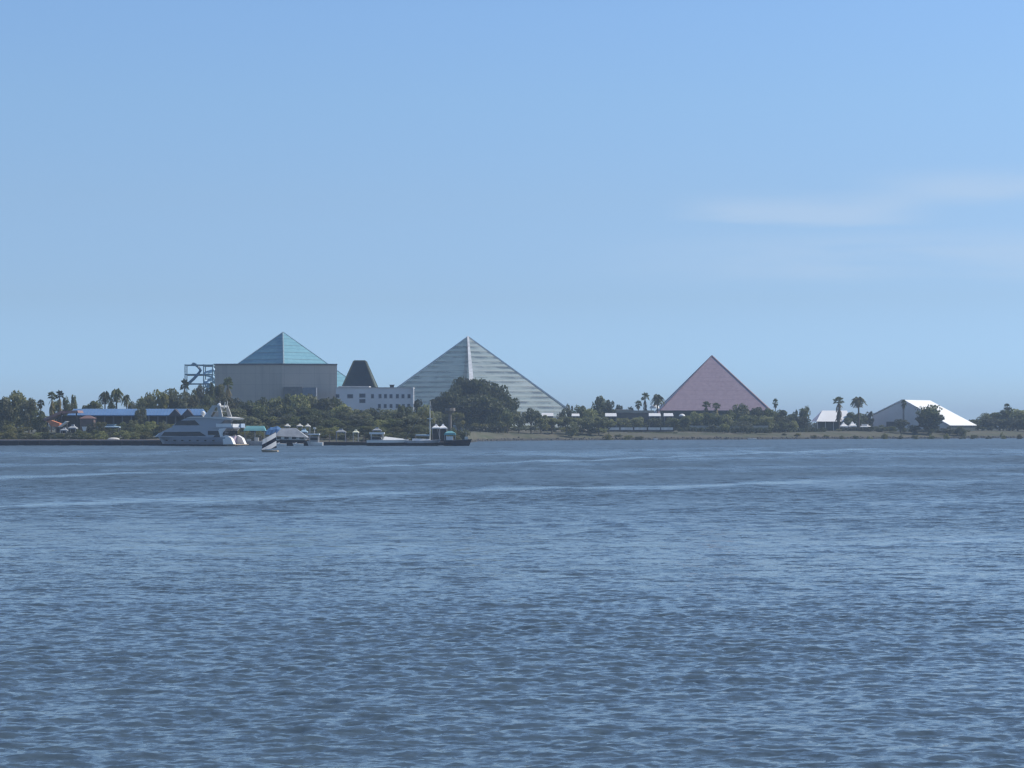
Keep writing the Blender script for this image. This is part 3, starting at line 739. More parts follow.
D = 630.0
rr = thing("gabled_pavilion", "small open pavilion with a grey and dull red sloping roof beside the blue roof", "pavilion", (X(60, D), D, gz(X(60, D), D) - .1))
z0 = rr.location.z
def q_(p): return X(p, D) - rr.location.x
rf = MB().prism_y([(q_(46), Z(418.8, D) - z0), (q_(64), Z(411, D) - z0), (q_(80), Z(410.5, D) - z0), (q_(81), Z(413, D) - z0), (q_(64), Z(413.5, D) - z0), (q_(47), Z(421.2, D) - z0)], -4, 4)
obj("roof", rf, paint("grey_red_roof", (0.26, 0.17, 0.16), 0.8, 0.3), rr)
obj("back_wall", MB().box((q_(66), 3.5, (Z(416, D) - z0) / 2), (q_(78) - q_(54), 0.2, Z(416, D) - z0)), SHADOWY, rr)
for q, yy in ((50, 419.4), (64, 413), (79, 413)):
    obj("post", MB().box((q_(q), -3.6, (Z(yy, D) - z0) / 2), (0.3, 0.3, Z(yy, D) - z0)), SHADOWY, rr)
D = 622.0
aw = thing("sloping_awning", "orange sloping awning with a white lower end under the red roof", "awning", (X(58, D), D, gz(X(58, D), D)))
z0 = aw.location.z
def a_(p): return X(p, D) - aw.location.x
obj("canvas", MB().prism_y([(a_(47.5), Z(421, D) - z0), (a_(52), Z(420.3, D) - z0), (a_(61), Z(423.5, D) - z0), (a_(60), Z(427, D) - z0), (a_(53), Z(426.5, D) - z0)], -1.5, 1.5), ORANGE, aw)
obj("end_flap", MB().prism_y([(a_(59), Z(427, D) - z0), (a_(61.2), Z(427, D) - z0), (a_(68.6), Z(421.6, D) - z0), (a_(66.6), Z(421.2, D) - z0)], -1.7, 1.3), WHITE, aw)
for p_, yy in ((50, 421), (60, 425), (67, 423)):
    obj("post", MB().tube([(a_(p_), 0, 0), (a_(p_), 0, Z(yy, D) - z0)], 0.08, 6), GREYMETAL, aw)
D = 628.0
kk = thing("kiosk", "red brown kiosk with a dark roof under the blue roof's left end", "kiosk", (X(88, D), D, gz(X(88, D), D) - .1))
z0 = kk.location.z
wv = 13 * M(D)
obj("wall", MB().box((0, 0, (Z(418.5, D) - z0) / 2), (wv, 3, Z(418.5, D) - z0)), BRICKRED, kk)
obj("roof", MB().loft([[(-wv / 2 - .4, -1.9, Z(418.5, D) - z0 + .002), (wv / 2 + .4, -1.9, Z(418.5, D) - z0 + .002), (wv / 2 + .4, 1.9, Z(418.5, D) - z0 + .002), (-wv / 2 - .4, 1.9, Z(418.5, D) - z0 + .002)],
                       [(-.6, -.2, Z(415.5, D) - z0), (.6, -.2, Z(415.5, D) - z0), (.6, .2, Z(415.5, D) - z0), (-.6, .2, Z(415.5, D) - z0)]]), REDROOF, kk)
obj("counter", MB().box((0.3, -1.7, Z(427.5, D) - z0), (wv * .7, 0.5, 0.15)), TAN, kk)
ss = thing("sign_board", "white tapering sign board in front of the red brown kiosk", "sign", (X(84.3, 618), 618, gz(X(84.3, 618), 618)))
z0 = ss.location.z
obj("board", MB().prism_y([(-.72, Z(426.6, 618) - z0), (.72, Z(426.6, 618) - z0), (.35, Z(431, 618) - z0), (-.35, Z(431, 618) - z0)], -.06, .06), WHITE, ss)
obj("post", MB().box((0, 0.1, (Z(427.5, 618) - z0) / 2), (0.12, 0.1, Z(427.5, 618) - z0)), GREYMETAL, ss)
for k, (px, D, w, yt, ye, mat, lab) in enumerate([
        (64.5, 612, 7, 427.6, 430.8, GREYCANVAS, "grey canopy tent left of the tapering white sign board"),
        (73, 614, 8, 424.5, 428.8, GREYCANVAS, "grey canopy tent between the orange awning and the white sign board"),
        (109, 612, 22, 424.2, 427.6, PALEBLUE, "long pale blue canopy on the quay under the blue roof")]):
    canopy_tent("canopy_tent", lab, px, D, w, yt, ye, mat, None, "canopy", 0.3 if k < 2 else 0.7, 3.0)

# water slide tower
D = 742.0
sl = thing("water_slide_tower", "open steel water slide tower with a pale blue tube beside the concrete building", "water slide", (X(199, D), D, gz(X(199, D), D)))
z0 = sl.location.z
def s_(p): return X(p, D) - sl.location.x
def sz(py): return Z(py, D) - z0
for p_ in (186, 204.5, 213.5):
    for yy in (-2.2, 2.2):
        obj("post", MB().box((s_(p_), yy, sz(364.5) / 2), (0.3, 0.3, sz(364.5))), STEEL, sl)
bm = MB()
for py in (365.3, 374.6, 384):
    for yy in (-2.2, 2.2): bm.box(((s_(186) + s_(213.5)) / 2, yy + .01, sz(py)), (s_(213.5) - s_(186) - .4, 0.28, 0.4))
    for p_ in (186, 204.5, 213.5): bm.box((s_(p_), 0, sz(py) + .01), (0.26, 4.0, 0.36))
obj("beam", bm, STEEL, sl)
obj("platform", MB().box(((s_(188) + s_(204)) / 2, 0, sz(375.4)), (s_(203.5) - s_(187), 4, 0.25)), GREYMETAL, sl)
obj("platform", MB().box((s_(208.8), 0, sz(366.4)), (s_(213) - s_(205.2), 4, .25)), GREYMETAL, sl)
path = [(s_(193), -1, sz(364)), (s_(196), -1.2, sz(364.6)), (s_(199), -1.5, sz(367)), (s_(201.5), -2, sz(370.5)), (s_(199), -2.6, sz(374.5)), (s_(195), -2.9, sz(379)), (s_(190), -3, sz(383.5)), (s_(186), -3, sz(388))]
obj("slide", MB().tube(path, 0.5, 8), paint("navy_slide", (0.13, 0.22, 0.30), 0.4), sl)
hel = [(s_(209) + 1.5 * math.cos(a * .55), 0.4 + 1.7 * math.sin(a * .55), sz(369.5) - a * 0.24) for a in range(0, 40)]
h_ = MB(); h_.sm = True; h_.tube(hel, 0.52, 8)
obj("slide", h_, paint("pale_blue_tube", (0.42, 0.62, 0.80), 0.35), sl)
obj("canopy", MB().prism_y([(s_(191.5), sz(364.7)), (s_(194.5), sz(362.6)), (s_(197.5), sz(364.7))], -2, 2), paint("navy_slide", (0.05, 0.07, 0.16)), sl)

# ------------------------------------------------------------------ quay and docks
D = 588.0
qx0, qx1 = X(-260, D), X(236, D)
qw = thing("sea_wall", "long dark sea wall with a pinkish concrete cap along the left shore", "sea wall", ((qx0 + qx1) / 2, D, 0))
obj("wall", MB().box((0, 4, 0.2), (qx1 - qx0, 8, 2.1)), NAVY, qw)
obj("cap", MB().box((0, 3.9, 1.25 + .18), (qx1 - qx0 + .3, 8.6, 0.36)), PINKCONC, qw)
for k in range(24):
    obj("fender_pile", MB().tube([(-(qx1 - qx0) / 2 + 3 + k * (qx1 - qx0 - 6) / 23, -0.2, -1), (-(qx1 - qx0) / 2 + 3 + k * (qx1 - qx0 - 6) / 23, -0.2, 1.2)], 0.16, 7), SHADOWY, qw)
bnk = thing("dinghy", "small upturned pale dinghy lying on the quay by the yacht's bow", "boat", (X(113.5, 592), 592, 1.61), R(12))
bnk_m = MB(); bnk_m.sm = True; bnk_m.dome((0, 0, 0), 1.7, 0.7, 0.55)
obj("hull", bnk_m, OFFWHITE, bnk); obj("keel", MB().box((0, 0, .53), (2.4, .06, .1)), TAN, bnk)
D = 590.0
dx0, dx1 = X(238, D), X(470, D)
dk = thing("floating_dock", "long low dark dock the small boats are moored along", "dock", ((dx0 + dx1) / 2, D, 0))
obj("deck", MB().box((0, 2, 0.95), (dx1 - dx0, 4, 0.18)), paint("weathered_planks", (0.20, 0.17, 0.16), 0.9, 0.3, 1.2), dk)
obj("float", MB().box((0, 2, 0.2), (dx1 - dx0 - .4, 3.6, 1.3)), NAVY, dk)
for k in range(14):
    a = -(dx1 - dx0) / 2 + 1 + k * (dx1 - dx0 - 2) / 13
    obj("piling", MB().tube([(a, 4.3, -1), (a, 4.3, 2.0 + 0.5 * (k % 3))], 0.15, 7), paint("wet_piling", (0.14, 0.12, 0.105), 0.9, 0.3), dk)

# ------------------------------------------------------------------ boats
def hull_mb(L, B, fb, bow_up, stern_w=0.85, rake=0.06, keel=-0.4, ns=15):
    """hull along local x: bow at -L/2, stern at +L/2"""
    mb = MB(); mb.sm = False
    rings = []
    for i in range(ns):
        t = i / (ns - 1)
        w = B / 2 * (1 - (1 - min(1, t / 0.55)) ** 2.2) * (1 - (1 - stern_w) * max(0, (t - .55) / .45) ** 2)
        w = max(w, 0.03)
        zs = fb + bow_up * (1 - t) ** 2
        xk = -L / 2 + L * t; xb = xk + L * rake * (1 - t) ** 3 * 2.0
        rings.append([(xk, -w, zs), (xb, -w * .88, zs * .45), (xb, -w * .62, keel * .5), (xb, 0, keel), (xb, w * .62, keel * .5), (xb, w * .88, zs * .45), (xk, w, zs), (xk, 0, zs + .04)])
    return mb.loft(rings)

# the motor yacht
yd = 574.0; yaw = R(-31)
yx = X(232, yd)
yt = thing("motor_yacht", "large white three deck motor yacht moored at the quay, its side in shade", "yacht", (yx, yd, 0), yaw)
sc = M(yd) / math.cos(R(31))
def yl(px): return (px - 232) * sc * (1.07 if px < 232 else 1.0)
def yz(py): return (446.4 - py) * M(yd)
L = -yl(154.5)
def shift(mb, dx, dy=0, dz=0): mb.v = [(a + dx, b + dy, c + dz) for a, b, c in mb.v]; return mb
GEL = paint("gelcoat_shaded", (0.31, 0.335, 0.385), 0.25, 0.04, 0.3, 0.5)  # shade of the white side put into the colour; sunlit parts take WHITE
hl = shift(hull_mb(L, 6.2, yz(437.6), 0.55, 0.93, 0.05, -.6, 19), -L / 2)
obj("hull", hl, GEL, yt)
obj("boot_stripe", shift(hull_mb(L * .985, 6.22, 0.42, 0.05, 0.93, 0.03, -.5), -L / 2 + .1), NAVY, yt)
for k in range(7):
    t = yl(172 + k * 8)
    obj("porthole", MB().box((t, -2.86, 1.45), (0.55, 0.3, 0.28)), DARKGLASS, yt)
def deckhouse(pts, hw_b, hw_t, zb, zt):
    n = len(pts)
    mb = MB(); rr = []
    for s_ in (-1, 1):
        rr.append([(q[0], s_ * (hw_b + (hw_t - hw_b) * (q[1] - zb) / (zt - zb)), q[1]) for q in pts])
    return mb.loft(rr)
zA, zB, zC = yz(437.4), yz(427.4), yz(418.2)
main = [(yl(160), zA), (yl(164), yz(433)), (yl(173), yz(428.6)), (yl(178), zB), (yl(228), zB), (yl(219), zA)]
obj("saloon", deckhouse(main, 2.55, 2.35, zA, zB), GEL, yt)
obj("foredeck", deckhouse([(yl(157.5), zA + .02), (yl(162), yz(433.6)), (yl(169), yz(430.6)), (yl(174), yz(428)), (yl(176), yz(428)), (yl(168), zA + .02)], 2.3, 2.0, zA, zB), WHITE, yt)  # white wedge added where the saloon's nose catches the sun
wnd = [(yl(165.5), yz(436.4)), (yl(168.5), yz(432.4)), (yl(205), yz(432.0)), (yl(212), yz(436.4))]
obj("saloon_window", deckhouse(wnd, 2.63, 2.53, yz(436.4), yz(432)), DARKGLASS, yt)
up = [(yl(175), zB + .01), (yl(181), yz(422)), (yl(191), zC), (yl(232), zC), (yl(221), zB + .01)]
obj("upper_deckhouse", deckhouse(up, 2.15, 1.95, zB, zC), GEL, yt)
uw = [(yl(178.2), yz(425.6)), (yl(182), yz(420.8)), (yl(199), yz(420.6)), (yl(204.5), yz(425.6))]
obj("bridge_window", deckhouse(uw, 2.19, 2.11, yz(425.6), yz(420.6)), DARKGLASS, yt)
obj("hardtop", deckhouse([(yl(191), zC + .01), (yl(196), yz(416.8)), (yl(230), yz(417.2)), (yl(239), yz(418.6)), (yl(237), yz(420.2)), (yl(222), yz(419.2)), (yl(214), zC + .01)], 2.6, 2.5, zC, yz(416.8)), paint("cream_white", (0.60, 0.58, 0.53), 0.4, 0.05), yt)
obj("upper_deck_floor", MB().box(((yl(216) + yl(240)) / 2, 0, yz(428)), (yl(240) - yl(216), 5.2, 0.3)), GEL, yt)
obj("upper_bulwark", MB().box(((yl(222) + yl(238)) / 2, -2.5, yz(425.6)), (yl(238) - yl(222), 0.15, 0.9)).box(((yl(222) + yl(238)) / 2, 2.5, yz(425.6)), (yl(238) - yl(222), .15, .9)).box((yl(239), 0, yz(425.8)), (0.15, 5.0, 0.8)), WHITE, yt)
for sy in (-1, 1):
    obj("cockpit_shade_strip", MB().box(((yl(214) + yl(231)) / 2, sy * 2.62, yz(433.2)), (yl(231) - yl(214), 0.12, 4.0 * M(yd))), DARKGLASS, yt)  # dark strips standing in for shade within the open aft deck
obj("aft_window", MB().box((yl(222), 0, yz(432.4)), (0.2, 4.2, 1.4)).box((yl(226), 0, yz(431.8)), (0.1, 3.0, 0.2)), DARKGLASS, yt)
for sy in (-1, 1):
    wing = [(yl(225), yz(431)), (yl(226), yz(429)), (yl(233), yz(428.4)), (yl(229.5), yz(433)), (yl(229), zA), (yl(227), zA)]
    obj("wing", MB().prism_y(wing, sy * 2.75 - .1, sy * 2.75 + .1), WHITE, yt)
    st_ = [(yl(229), yz(436.6)), (yl(233), yz(435.6)), (yl(238), yz(438.4)), (yl(241), yz(444.6)), (yl(230), yz(444.8))]
    obj("stair", MB().prism_y(st_, sy * 2.3 - .5, sy * 2.3 + .5), WHITE, yt)
obj("transom", MB().box((yl(232.2), 0, yz(440)), (0.4, 3.5, 1.9)), paint("lavender_grey_transom", (0.60, 0.48, 0.58), 0.4), yt)
obj("swim_platform", MB().box((yl(236.8), 0, 0.42), (yl(243) - yl(231), 5.6, 0.22)), TAN, yt)
obj("awning", MB().box((yl(238), 1.2, yz(428.2) + .6), (1.8, 1.6, 1.0)), paint("pale_blue_awning", (0.45, 0.58, 0.72), 0.7), yt)
ar = MB()
for sy in (-1, 1):
    ar.loft([[(yl(208), sy * 1.9 - .12, yz(417.4)), (yl(214.5), sy * 1.9 - .12, yz(417.4)), (yl(214.5), sy * 1.9 + .12, yz(417.4)), (yl(208), sy * 1.9 + .12, yz(417.4))],
             [(yl(215.5), sy * 1.6 - .12, yz(406.5)), (yl(220), sy * 1.6 - .12, yz(406.5)), (yl(220), sy * 1.6 + .12, yz(406.5)), (yl(215.5), sy * 1.6 + .12, yz(406.5))]])
    ar.loft([[(yl(223.5), sy * 1.9 - .12, yz(417.6)), (yl(227.5), sy * 1.9 - .12, yz(417.6)), (yl(227.5), sy * 1.9 + .12, yz(417.6)), (yl(223.5), sy * 1.9 + .12, yz(417.6))],
             [(yl(221), sy * 1.6 - .12, yz(406)), (yl(224), sy * 1.6 - .12, yz(406)), (yl(224), sy * 1.6 + .12, yz(406)), (yl(221), sy * 1.6 + .12, yz(406))]])
ar.box((yl(219.5), 0, yz(406.6)), (2.6, 3.6, 0.5)).box((yl(217), 0, yz(411.6)), (2.8, 3.4, .25))
obj("radar_arch", ar, paint("arch_grey_white", (0.46, 0.46, 0.44), 0.5), yt)
obj("radar_dome", MB().dome((yl(205), -1.0, yz(413.6)), 0.62, .62, .62, 12, 6, True).box((yl(205), -1, yz(415.6)), (.3, .3, .9)), WHITE, yt)
obj("radar_dome", MB().dome((yl(219), 0, yz(405.2)), 0.5, .5, .55, 12, 6, True), WHITE, yt)
obj("antenna", MB().tube([(yl(219.5), 0, yz(405)), (yl(220), 0, yz(401.6))], .07, 5).tube([(yl(224.5), .8, yz(408)), (yl(225.5), .8, yz(401.8))], .09, 5).tube([(yl(226), -.8, yz(409)), (yl(227), -.8, yz(402.4))], .09, 5), WHITE, yt)
rl = MB()
for k in range(9):
    t = k / 8
    rl.tube([(yl(157 + 15 * t), -(.4 + 1.9 * t), zA + .1), (yl(157 + 15 * t), -(.4 + 1.9 * t), zA + .85)], .03, 4)
obj("bow_rail", rl, GREYMETAL, yt)

# striped sail dinghy under way
D = 436.0
sdn = thing("sailing_dinghy", "small dinghy under way with a black and white striped sail", "sailboat", (X(269.5, D), D, 0), R(-14))
hm_ = hull_mb(3.6, 1.25, 0.34, .1, .8, .05, -.15)
obj("hull", hm_, TAN, sdn)
mss = M(D)
m, nt, p = nodes_of("black_white_striped_sail")
t = nt.nodes.new("ShaderNodeTexCoord"); s3 = nt.nodes.new("ShaderNodeSeparateXYZ"); nt.links.new(t.outputs["Object"], s3.inputs[0])
u = mth(nt, 'SUBTRACT', s3.outputs[2], mth(nt, 'MULTIPLY', s3.outputs[0], 0.52))
fr = mth(nt, 'FRACT', mth(nt, 'MULTIPLY', mth(nt, 'SUBTRACT', u, 0.55), 1 / 1.75))
rp_ = nt.nodes.new("ShaderNodeValToRGB"); rp_.color_ramp.interpolation = 'CONSTANT'
rp_.color_ramp.elements[0].color = (0.80, 0.79, 0.77, 1); rp_.color_ramp.elements[1].position = 0.55; rp_.color_ramp.elements[1].color = (0.012, 0.014, 0.03, 1)
nt.links.new(fr, rp_.inputs[0]); nt.links.new(rp_.outputs[0], p.inputs["Base Color"]); p.inputs["Roughness"].default_value = 0.7
trl = nt.nodes.new("ShaderNodeBsdfTranslucent"); nt.links.new(rp_.outputs[0], trl.inputs[0])
mxs = nt.nodes.new("ShaderNodeMixShader"); mxs.inputs[0].default_value = 0.5
outn = [q for q in nt.nodes if q.type == 'OUTPUT_MATERIAL'][0]
nt.links.new(p.outputs[0], mxs.inputs[1]); nt.links.new(trl.outputs[0], mxs.inputs[2]); nt.links.new(mxs.outputs[0], outn.inputs[0])
sv = MB(); rows = []
for i in range(9):
    t_ = i / 8
    a = Vector((-1.62, 0, 0.42)).lerp(Vector((-1.45, 0, 2.5)), t_); b = Vector((1.5, 0, 0.85)).lerp(Vector((1.35, 0, 4.05)), t_)
    rows.append([(a.lerp(b, j / 8).x, 0.22 * math.sin(math.pi * j / 8), a.lerp(b, j / 8).z) for j in range(9)])
sv.sm = True
obj("sail", sv.loft(rows, cap=False, close=False), m, sdn)
obj("mast", MB().tube([(-0.75, 0, 0.3), (-0.7, -0.05, 3.2)], .035, 6), GREYMETAL, sdn)
obj("yard", MB().tube([(-1.5, -.04, 2.5), (1.4, -.04, 4.1)], .03, 6), GREYMETAL, sdn)
obj("boom", MB().tube([(-1.65, -.03, .42), (1.55, -.03, .83)], .03, 6), GREYMETAL, sdn)

def boat(name, label, px, D, Lpx, B, fb, up, hullmat, rz=0.0, cat="boat", stripe=None):
    o = thing(name, label, cat, (X(px, D), D, 0), rz)
    L_ = Lpx * M(D)
    obj("hull", hull_mb(L_, B, fb, up), hullmat, o)
    if stripe: obj("rubbing_strake", hull_mb(L_ * 1.004, B + .06, fb * .55, up * .3), stripe, o)
    return o, L_
# dark barge with a grey tent roof
o, L_ = boat("covered_barge", "dark hulled barge covered by a pale grey hipped tent roof", 291, 580, 44, 5, 1.5, .35, NAVY, 0, "barge")
mD = M(578)
def cz(py): return Z(py, 578)
obj("tent_roof", MB().loft([[(-4.3, -2.2, cz(436)), (4.6, -2.2, cz(437.5)), (4.6, 2.2, cz(437.5)), (-4.3, 2.2, cz(436))], [(-2.6, -.3, cz(428.4)), (1.2, -.3, cz(428)), (1.2, .3, cz(428)), (-2.6, .3, cz(428.4))]]), GREYCANVAS, o)
obj("deckhouse", MB().box((0, 0, (1.5 + cz(436.8)) / 2), (8.0, 3.6, cz(436.8) - 1.5)), OFFWHITE, o)
for k in range(4): obj("window", MB().box((-3 + k * 2, -1.83, 2.1), (1.1, .08, .6)), DARKGLASS, o)
for px_b, lab_b in ((281, "small white runabout nearer the striped sail, in front of the covered barge"), (298, "small white runabout nearer the white cabin boat, in front of the covered barge")):
    ob, lb_ = boat("runabout", lab_b, px_b, 572, 11, 1.7, .62, .2, WHITE, .15)
    obj("windscreen", MB().prism_y([(-.35, .6), (-.1, 1.15), (.0, 1.15), (-.2, .6)], -.6, .6), DARKGLASS, ob)
    obj("cuddy", MB().loft([[(-1.1, -.35, .66), (-.3, -.6, .64), (-.3, .6, .64), (-1.1, .35, .66)], [(-.9, -.1, .8), (-.35, -.25, .98), (-.35, .25, .98), (-.9, .1, .8)]]), WHITE, ob)
    obj("outboard", MB().box((1.42, 0, .75), (.3, .3, .6)), SHADOWY, ob)
# white pilot boat
o, L_ = boat("cabin_boat", "small white cabin boat with a bright flat roof beside the covered barge", 315, 576, 16, 2.6, .95, .3, WHITE)
obj("cabin", MB().box((-.2, 0, 1.75), (2.2, 1.9, 1.5)), paint("grey_panel", (0.30, 0.30, 0.30), 0.7), o)
obj("window", MB().box((-.2, -.97, 1.9), (1.9, .06, .7)), DARKGLASS, o)
obj("roof", MB().box((-.25, 0, 3.1), (3.0, 2.4, .35)), WHITE, o)
for sx in (-1, 1):
    for sy in (-1, 1): obj("post", MB().tube([(-.25 + sx * 1.3, sy * 1.05, 1), (-.25 + sx * 1.3, sy * 1.05, 3)], .05, 5), GREYMETAL, o)
obj("mast", MB().tube([(-.1, 0, 3.2), (-.1, 0, 5.0)], .06, 5).box((-.1, 0, 4.7), (.7, .7, .5)), OFFWHITE, o)
# cabin cruiser
o, L_ = boat("cabin_cruiser", "white cabin cruiser with a long sunlit foredeck and dark lower hull", 388, 577, 42, 3.3, 1.5, .2, WHITE, math.pi, "boat", NAVY)
obj("cabin", MB().prism_y([(1.2, 1.4), (2.0, 2.4), (4.4, 2.5), (4.6, 1.4)], -1.2, 1.2), GREYCANVAS, o)
obj("window", MB().prism_y([(1.55, 1.75), (1.95, 2.3), (4.1, 2.35), (4.2, 1.75)], -1.26, 1.26), DARKGLASS, o)
obj("hardtop", MB().box((2.9, 0, 3.35), (3.9, 2.6, .5)), WHITE, o)
for sx in (1.3, 4.4):
    for sy in (-1.1, 1.1): obj("post", MB().tube([(sx, sy, 1.4), (sx, sy, 3.2)], .06, 5), WHITE, o)
obj("foredeck", MB().loft([[(-4.6, -.4, 1.62), (1.2, -1.2, 1.6), (1.2, 1.2, 1.6), (-4.6, .4, 1.62)], [(-3.8, -.1, 1.95), (.9, -.15, 2.5), (.9, .15, 2.5), (-3.8, .1, 1.95)]]), WHITE, o)
# sailboat
o, L_ = boat("sailing_yacht", "moored sailboat with a bare tall mast and a grey white hull", 422, 578, 38, 3, 1.35, .3, paint("grey_white_hull", (0.42, 0.43, 0.46), 0.4), math.pi, "sailboat", NAVY)
mx = -(X(430, 578) - X(422, 578))
obj("mast", MB().tube([(mx, 0, 1.2), (mx, 0, Z(401, 578))], [.16, .11], 7), OFFWHITE, o)
obj("spreader", MB().box((mx, 0, Z(418.5, 578)), (1.5, .25, .25)).box((mx, 0, Z(419.2, 578)), (.5, .3, .5)), OFFWHITE, o)
obj("boom", MB().tube([(mx, 0, 2.6), (mx + 4, 0, 2.7)], .09, 6), GREYMETAL, o)
obj("furled_sail", MB().tube([(mx + .2, 0, 2.85), (mx + 3.8, 0, 2.9)], [.22, .12], 7), PALEBLUE, o)
obj("cabin_top", MB().loft([[(-2.4, -.9, 1.4), (2.6, -1, 1.4), (2.6, 1, 1.4), (-2.4, .9, 1.4)], [(-1.8, -.7, 1.85), (2.5, -.8, 1.95), (2.5, .8, 1.95), (-1.8, .7, 1.85)]]), WHITE, o)
stays = MB().tube([(mx, 0, Z(401.5, 578)), (-4.8, 0, 1.6)], .03, 4).tube([(mx, 0, Z(401.5, 578)), (4.8, 0, 1.4)], .03, 4)
obj("stays", stays, GREYMETAL, o)
# dark boat with teal canopy
o, L_ = boat("fishing_boat", "dark hulled fishing boat with a teal canopy at the dock's end", 458, 577, 28, 3, 1.5, .3, NAVY, math.pi)
obj("wheelhouse", MB().box((2.2, 0, 1.9), (1.8, 1.8, 1.3)), WHITE, o)
obj("window", MB().box((2.2, -.92, 2.15), (1.5, .08, .5)), DARKGLASS, o)
cnp = MB(); cnp.loft([[(.5, -1.3, 2.9), (3.7, -1.3, 2.9), (3.7, 1.3, 2.9), (.5, 1.3, 2.9)], [(.7, -1.3, 3.4), (3.5, -1.3, 3.4), (3.5, 1.3, 3.4), (.7, 1.3, 3.4)], [(1.6, -.6, 3.95), (2.6, -.6, 3.95), (2.6, .6, 3.95), (1.6, .6, 3.95)]])
obj("canopy", cnp, TEAL, o)
for sx in (.7, 3.5):
    for sy in (-1.1, 1.1): obj("post", MB().tube([(sx, sy, 1.5), (sx, sy, 3)], .06, 5), GREYMETAL, o)
obj("samson_post", MB().box((-2.2, 0, 2.6), (.35, .35, 2.4)), TAN, o)
obj("bow_locker", MB().box((-2.2, 0, 2.0), (.9, .8, .9)), OFFWHITE, o)
# pontoon boat by the quay (teal shade), blue tarp boat
o, L_ = boat("canopied_boat", "boat with a long teal sunshade just behind the yacht's stern", 255, 584, 24, 2.8, 1.2, .2, paint("grey_white_hull", (0.42, 0.43, 0.46)))
obj("canopy", MB().loft([[(-2.9, -1.4, 4.0), (2.9, -1.4, 4.0), (2.9, 1.4, 4.0), (-2.9, 1.4, 4.0)], [(-2.7, -1, 4.6), (2.7, -1, 4.6), (2.7, 1, 4.6), (-2.7, 1, 4.6)], [(-2.4, -.3, 5.3), (2.4, -.3, 5.3), (2.4, .3, 5.3), (-2.4, .3, 5.3)]]), TEAL, o)
for sx in (-2.6, 0, 2.6):
    for sy in (-1.2, 1.2): obj("post", MB().tube([(sx, sy, 1.2), (sx, sy, 4)], .06, 5), GREYMETAL, o)
obj("console", MB().box((.4, 0, 1.7), (1.2, 1.0, 1.1)), OFFWHITE, o)
obj("seat", MB().box((-1.6, 0, 1.5), (1.0, 1.6, .6)), OFFWHITE, o)
o, L_ = boat("tarp_covered_boat", "boat under a rumpled bright blue tarpaulin beside the teal sunshade", 275, 586, 20, 2.8, 1.2, .3, SHADOWY)
tp_ = MB()
rows = []
rr_ = random.Random(3)
for i in range(9):
    t_ = i / 8; x_ = -2.4 + 4.9 * t_; hgt = 3.6 + 1.6 * math.sin(math.pi * (t_ * .85 + .1)) + rr_.uniform(-.2, .2)
    rows.append([(x_, -1.4, 3.0 + rr_.uniform(-.3, .2)), (x_, -.8, (hgt + 3) / 2 + .3), (x_, 0, hgt), (x_, .8, (hgt + 3) / 2 + .3), (x_, 1.4, 3.0)])
obj("tarpaulin", tp_.loft(rows), BLUECANVAS, o)
for sx in (-2.2, 0, 2.2):
    for sy in (-1.2, 1.2): obj("post", MB().tube([(sx, sy, 1.2), (sx, sy, 3.1)], .06, 5), GREYMETAL, o)
obj("cockpit", MB().box((0.2, 0, 1.6), (3.4, 1.6, .9)), GREYCANVAS, o)

for px, D, w, yt_, ye_, mat, lab in [
        (287.5, 606, 5.2, 423.6, 426.6, OFFWHITE, "pale sunshade right behind the blue tarpaulin boat"),
        (299.8, 607, 6.0, 423.6, 426.6, OFFWHITE, "pale sunshade behind the grey hipped tent roof"),
        (307.8, 606, 5.0, 423.6, 427.0, OFFWHITE, "pale sunshade behind the small white cabin boat's mast"),
        (304.0, 597, 7.5, 428.6, 432.6, PALEBLUE, "pale blue sunshade between the barge and the cabin boat"),
        (341, 600, 10, 428.6, 432.5, GREYCANVAS, "grey sunshade on the dock left of the yellowish umbrella"),
        (355.8, 600, 6.0, 429.4, 433.0, paint("yellow_white_canvas", (0.78, 0.77, 0.58), 0.8), "yellowish white umbrella in front of the dark trees"),
        (377, 612, 9, 427.2, 431, GREYCANVAS, "grey sunshade behind the white cabin cruiser's hardtop"),
        (436.2, 596, 8.4, 424.2, 428.6, FABRIC, "white peaked canopy on the dock, nearer the tall bare mast"),
        (443.0, 597, 8.0, 424.0, 428.8, FABRIC, "white peaked canopy on the dock, nearer the teal canopy")]:
    canopy_tent("sunshade", lab, px, D, w, yt_, ye_, mat, "sunshades along the dock", "sunshade", 0.15 if ye_ < 430 else 0.3, 2.4, ye_ == 428.6 or ye_ == 428.8)

o = thing("viewing_post", "tan column with a broad flat top standing in front of the dark trees", "column", (X(450, 655), 655, gz(X(450, 655), 655)))
z0 = o.location.z
obj("shaft", MB().tube([(0, 0, 0), (0, 0, Z(411, 655) - z0)], [.55, .42], 8), paint("tan_stone", (0.19, 0.17, 0.15), 0.9), o)
obj("top", MB().loft([[(1.0 * math.cos(k * .785), 1.0 * math.sin(k * .785), Z(413, 655) - z0) for k in range(8)], [(1.65 * math.cos(k * .785), 1.65 * math.sin(k * .785), Z(410.8, 655) - z0) for k in range(8)], [(1.5 * math.cos(k * .785), 1.5 * math.sin(k * .785), Z(408, 655) - z0) for k in range(8)]]), paint("tan_stone", (0.34, 0.30, 0.26)), o)
